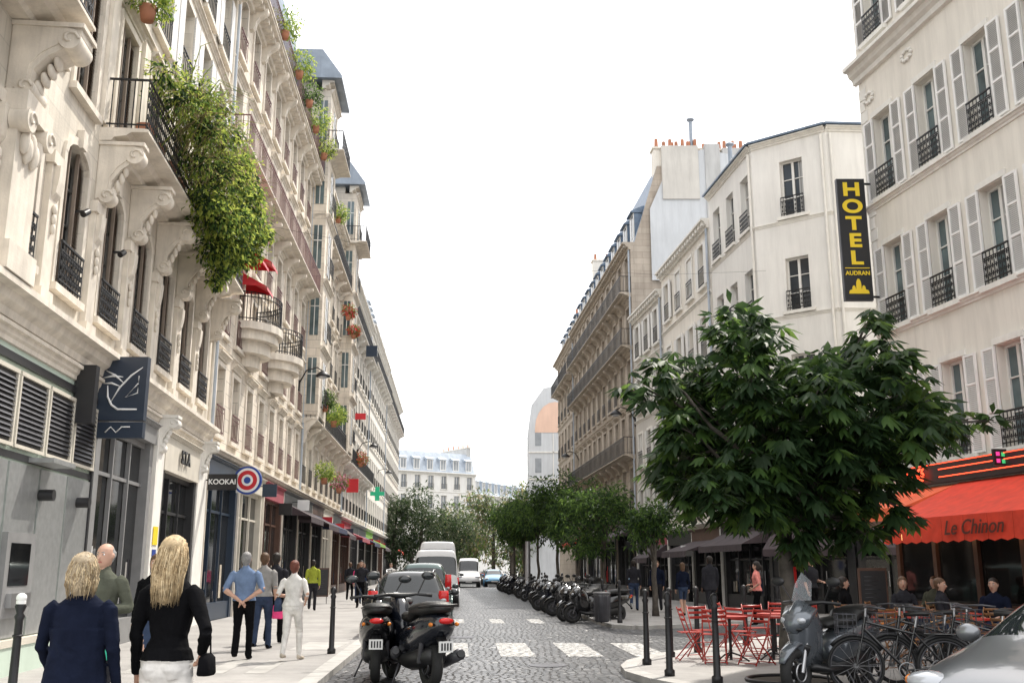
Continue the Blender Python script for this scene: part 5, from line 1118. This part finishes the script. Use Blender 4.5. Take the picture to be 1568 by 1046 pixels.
    if y<12 and hs in('long','bob'):
        for k in range(1300):
            a=random.uniform(0,6.283); zz=random.uniform(1.62,1.768); rr=.098*math.sqrt(max(.04,1-((zz-1.66)/.115)**2)) if zz>1.66 else .098; ln={'long':.40,'bob':.22}[hs]*random.uniform(.65,1.05)*(1 if zz>1.7 else .8)
            px_,py_=math.cos(a)*rr*.9,math.sin(a)*rr*1.02-.012
            if py_>.02: continue
            pth=[]; ph=random.uniform(0,6.28); am=random.uniform(.002,.012)
            for t in (0,.15,.3,.5,.75,1):
                zq=zz-ln*t; o=1+.17*math.sin(min(1,t*1.5)*2.2); back=.05*min(1,t*2) if hs=='long' else .008
                pth.append((px_*o*(1-.12*max(0,t-.5) if hs=='long' else 1-.3*max(0,t-.6))+am*math.sin(t*6+ph),min(py_*o,-.02 if t>.4 else 9)-back,zq))
            mb.sweep(random.choice([hair,hair,'hair_blond_light','hair_blond_dark']),pth,[(.002,.002),(.003,.002),(.0032,.002),(.003,.002),(.0024,.002),(.0006,.0006)],4,(0,1,.2))
    q=mb.single('hands_face_hair'); q.parent=e
    if bag:
        for (bx,by,bz,w,d,h,mt) in bag:
            g=MB(); g.sweep(mt,[(bx,by,bz),(bx,by,bz+h*.1),(bx,by,bz+h*.8),(bx,by,bz+h)],[(w*.9,d*.8),(w,d),(w*.9,d*.8),(w*.6,d*.3)],12,(0,1,0),power=.6)
            g.sweep(mt,[(bx-w*.5,by,bz+h),(bx-w*.3,by,bz+h+.13),(bx+w*.3,by,bz+h+.13),(bx+w*.5,by,bz+h)],.006,5,(0,1,0)); o=g.single('bag'); o.parent=e
    return e
person(-2.72,6.5,.08,1.58,'cl_navy','cl_navy','hair_ash',arms=('down','swing'),hs='bob',fem=True,hem=.76,wide=1.14,stride=.08)
person(-2.22,6.7,-.12,1.69,'cl_black','cl_white','hair_blond',arms=('hip','down'),hs='long',fem=True,wide=.98,stride=.1,bag=[(.27,.02,.86,.045,.09,.14,'cl_black')])
person(-3.95,9.9,pi-.2,1.73,'cl_olive','cl_char','hair_grey',arms=('down','bent'),hs='balding',stride=.1,bag=[(-.2,.22,.68,.1,.07,.22,'cl_teal')])
person(-4.6,13.2,pi+.2,1.66,'cl_black','cl_denim','hair_brown',arms=('down','swing'),hs='bob',fem=True,skirt=.55,legs='bare',stride=.15)
person(-4.53,17.4,.05,1.76,'cl_blue','cl_black','hair_grey',arms=('back','back'),short=True,stride=.14,wide=1.08)
person(-4.75,19.6,-.05,1.78,'cl_grey','cl_denim','hair_brown',arms=('down','swing'),short=True,stride=.18,bag=[(.28,.05,.55,.1,.06,.28,'cl_pinkbag')])
person(-4.85,21.0,-.05,1.80,'cl_char','cl_black','hair_black',arms=('down','down'),stride=.18)
person(-3.68,17.3,-.15,1.62,'cl_white','cl_white','hair_red',arms=('bag','bent'),short=True,fem=True,wide=1.12,stride=.2,hs='short',shoes='cl_beige',bag=[(-.28,.0,.85,.06,.12,.24,'cl_denim')])
person(-7.2,37,.1,1.78,'cl_hiviz','cl_char','hair_black',stride=.1)
person(-5.9,40,pi,1.78,'cl_char','cl_black','hair_black',stride=.2,arms=('swing','swingb'))
person(-6.6,44,0,1.7,'cl_pinkbag','cl_denim','hair_brown',fem=True,stride=.1,hs='long')
person(-7.6,48,0,1.75,'cl_char','cl_black','hair_brown',stride=.2)
person(-6.4,54,pi,1.75,'cl_white','cl_denim','hair_brown',stride=.2)
person(-8.4,58,pi,1.75,'cl_navy','cl_denim','hair_brown',stride=.2)
person(6.0,31,.3,1.85,'cl_char','cl_char','hair_black',stride=.15,skin='skin_dark',hem=.8)
person(6.6,27.6,1.2,1.66,'cl_pink','cl_black','hair_black',fem=True,short=True,arms=('bent','bag'),hs='tail',stride=.1)
person(8.2,28.0,-2.6,1.78,'cl_char','cl_black','hair_brown',short=True,arms=('down','bent'),stride=.12)
person(5.5,33,.2,1.66,'cl_navy','cl_denim','hair_brown',fem=True,legs='shorts',hs='bob',stride=.15)
person(4.4,37,-.2,1.78,'cl_char','cl_denim','hair_black',stride=.2)
person(5.1,36,2.8,1.75,'cl_navy','cl_char','hair_brown',stride=.2)
for x,y,w,tp,hr,fe in ((7.6,18.2,-2.2,'cl_char','hair_brown',False),(8.5,18.1,2.4,'cl_navy','hair_black',False),(7.7,20.2,2.9,'cl_char','hair_brown',True),(8.7,16.2,2.,'cl_pink','hair_grey',False),(6.6,20.4,-1.6,'cl_black','hair_black',False),(8.9,21.6,2.2,'cl_olive','hair_brown',False)):
    person(x,y,w,1.74,tp,'cl_denim',hr,arms=('table','table'),hs='tail' if fe else 'short',fem=fe,sit=True,name='seated_customer')
    dup(W0,'bistro_chair',(x,y,.1),w+pi)

# ------------------------------------------------------------------ light, world, camera
az,el=D2R(33),D2R(56)
sd=Vector((math.sin(az)*math.cos(el),math.cos(az)*math.cos(el),math.sin(el)))
sl=bpy.data.lights.new('sun','SUN'); sl.energy=5; sl.angle=D2R(.5); sl.color=(1,.94,.85)
so=bpy.data.objects.new('sun',sl); COL.objects.link(so); so.rotation_euler=(-sd).to_track_quat('-Z','Y').to_euler()
w=bpy.data.worlds.new('World'); scene.world=w; w.use_nodes=True; nt=w.node_tree;N=nt.nodes
bg=N['Background']; st=N.new('ShaderNodeTexSky'); st.sky_type='NISHITA'; st.sun_disc=False; st.sun_elevation=el; st.sun_rotation=az; st.dust_density=4; st.air_density=1.2
mx=N.new('ShaderNodeMix'); mx.data_type='RGBA'; mx.inputs['Factor'].default_value=.65; mx.inputs['B'].default_value=(20.6,20.3,20.0,1)
nt.links.new(st.outputs[0],mx.inputs['A']); nt.links.new(mx.outputs['Result'],bg.inputs['Color']); bg.inputs['Strength'].default_value=.138
cd=bpy.data.cameras.new('camera'); cam=bpy.data.objects.new('camera',cd); COL.objects.link(cam); cam.location=(0,0,1.6); cam.rotation_euler=(D2R(90+12.8),0,0)
cd.lens=35; cd.sensor_width=36; cd.clip_end=5000; cd.clip_start=.05; scene.camera=cam
scene.view_settings.view_transform='Standard'; scene.view_settings.look='None'; scene.view_settings.exposure=0
print('BUILD',time.time()-T0,sum(len(m.polygons) for m in bpy.data.meshes))
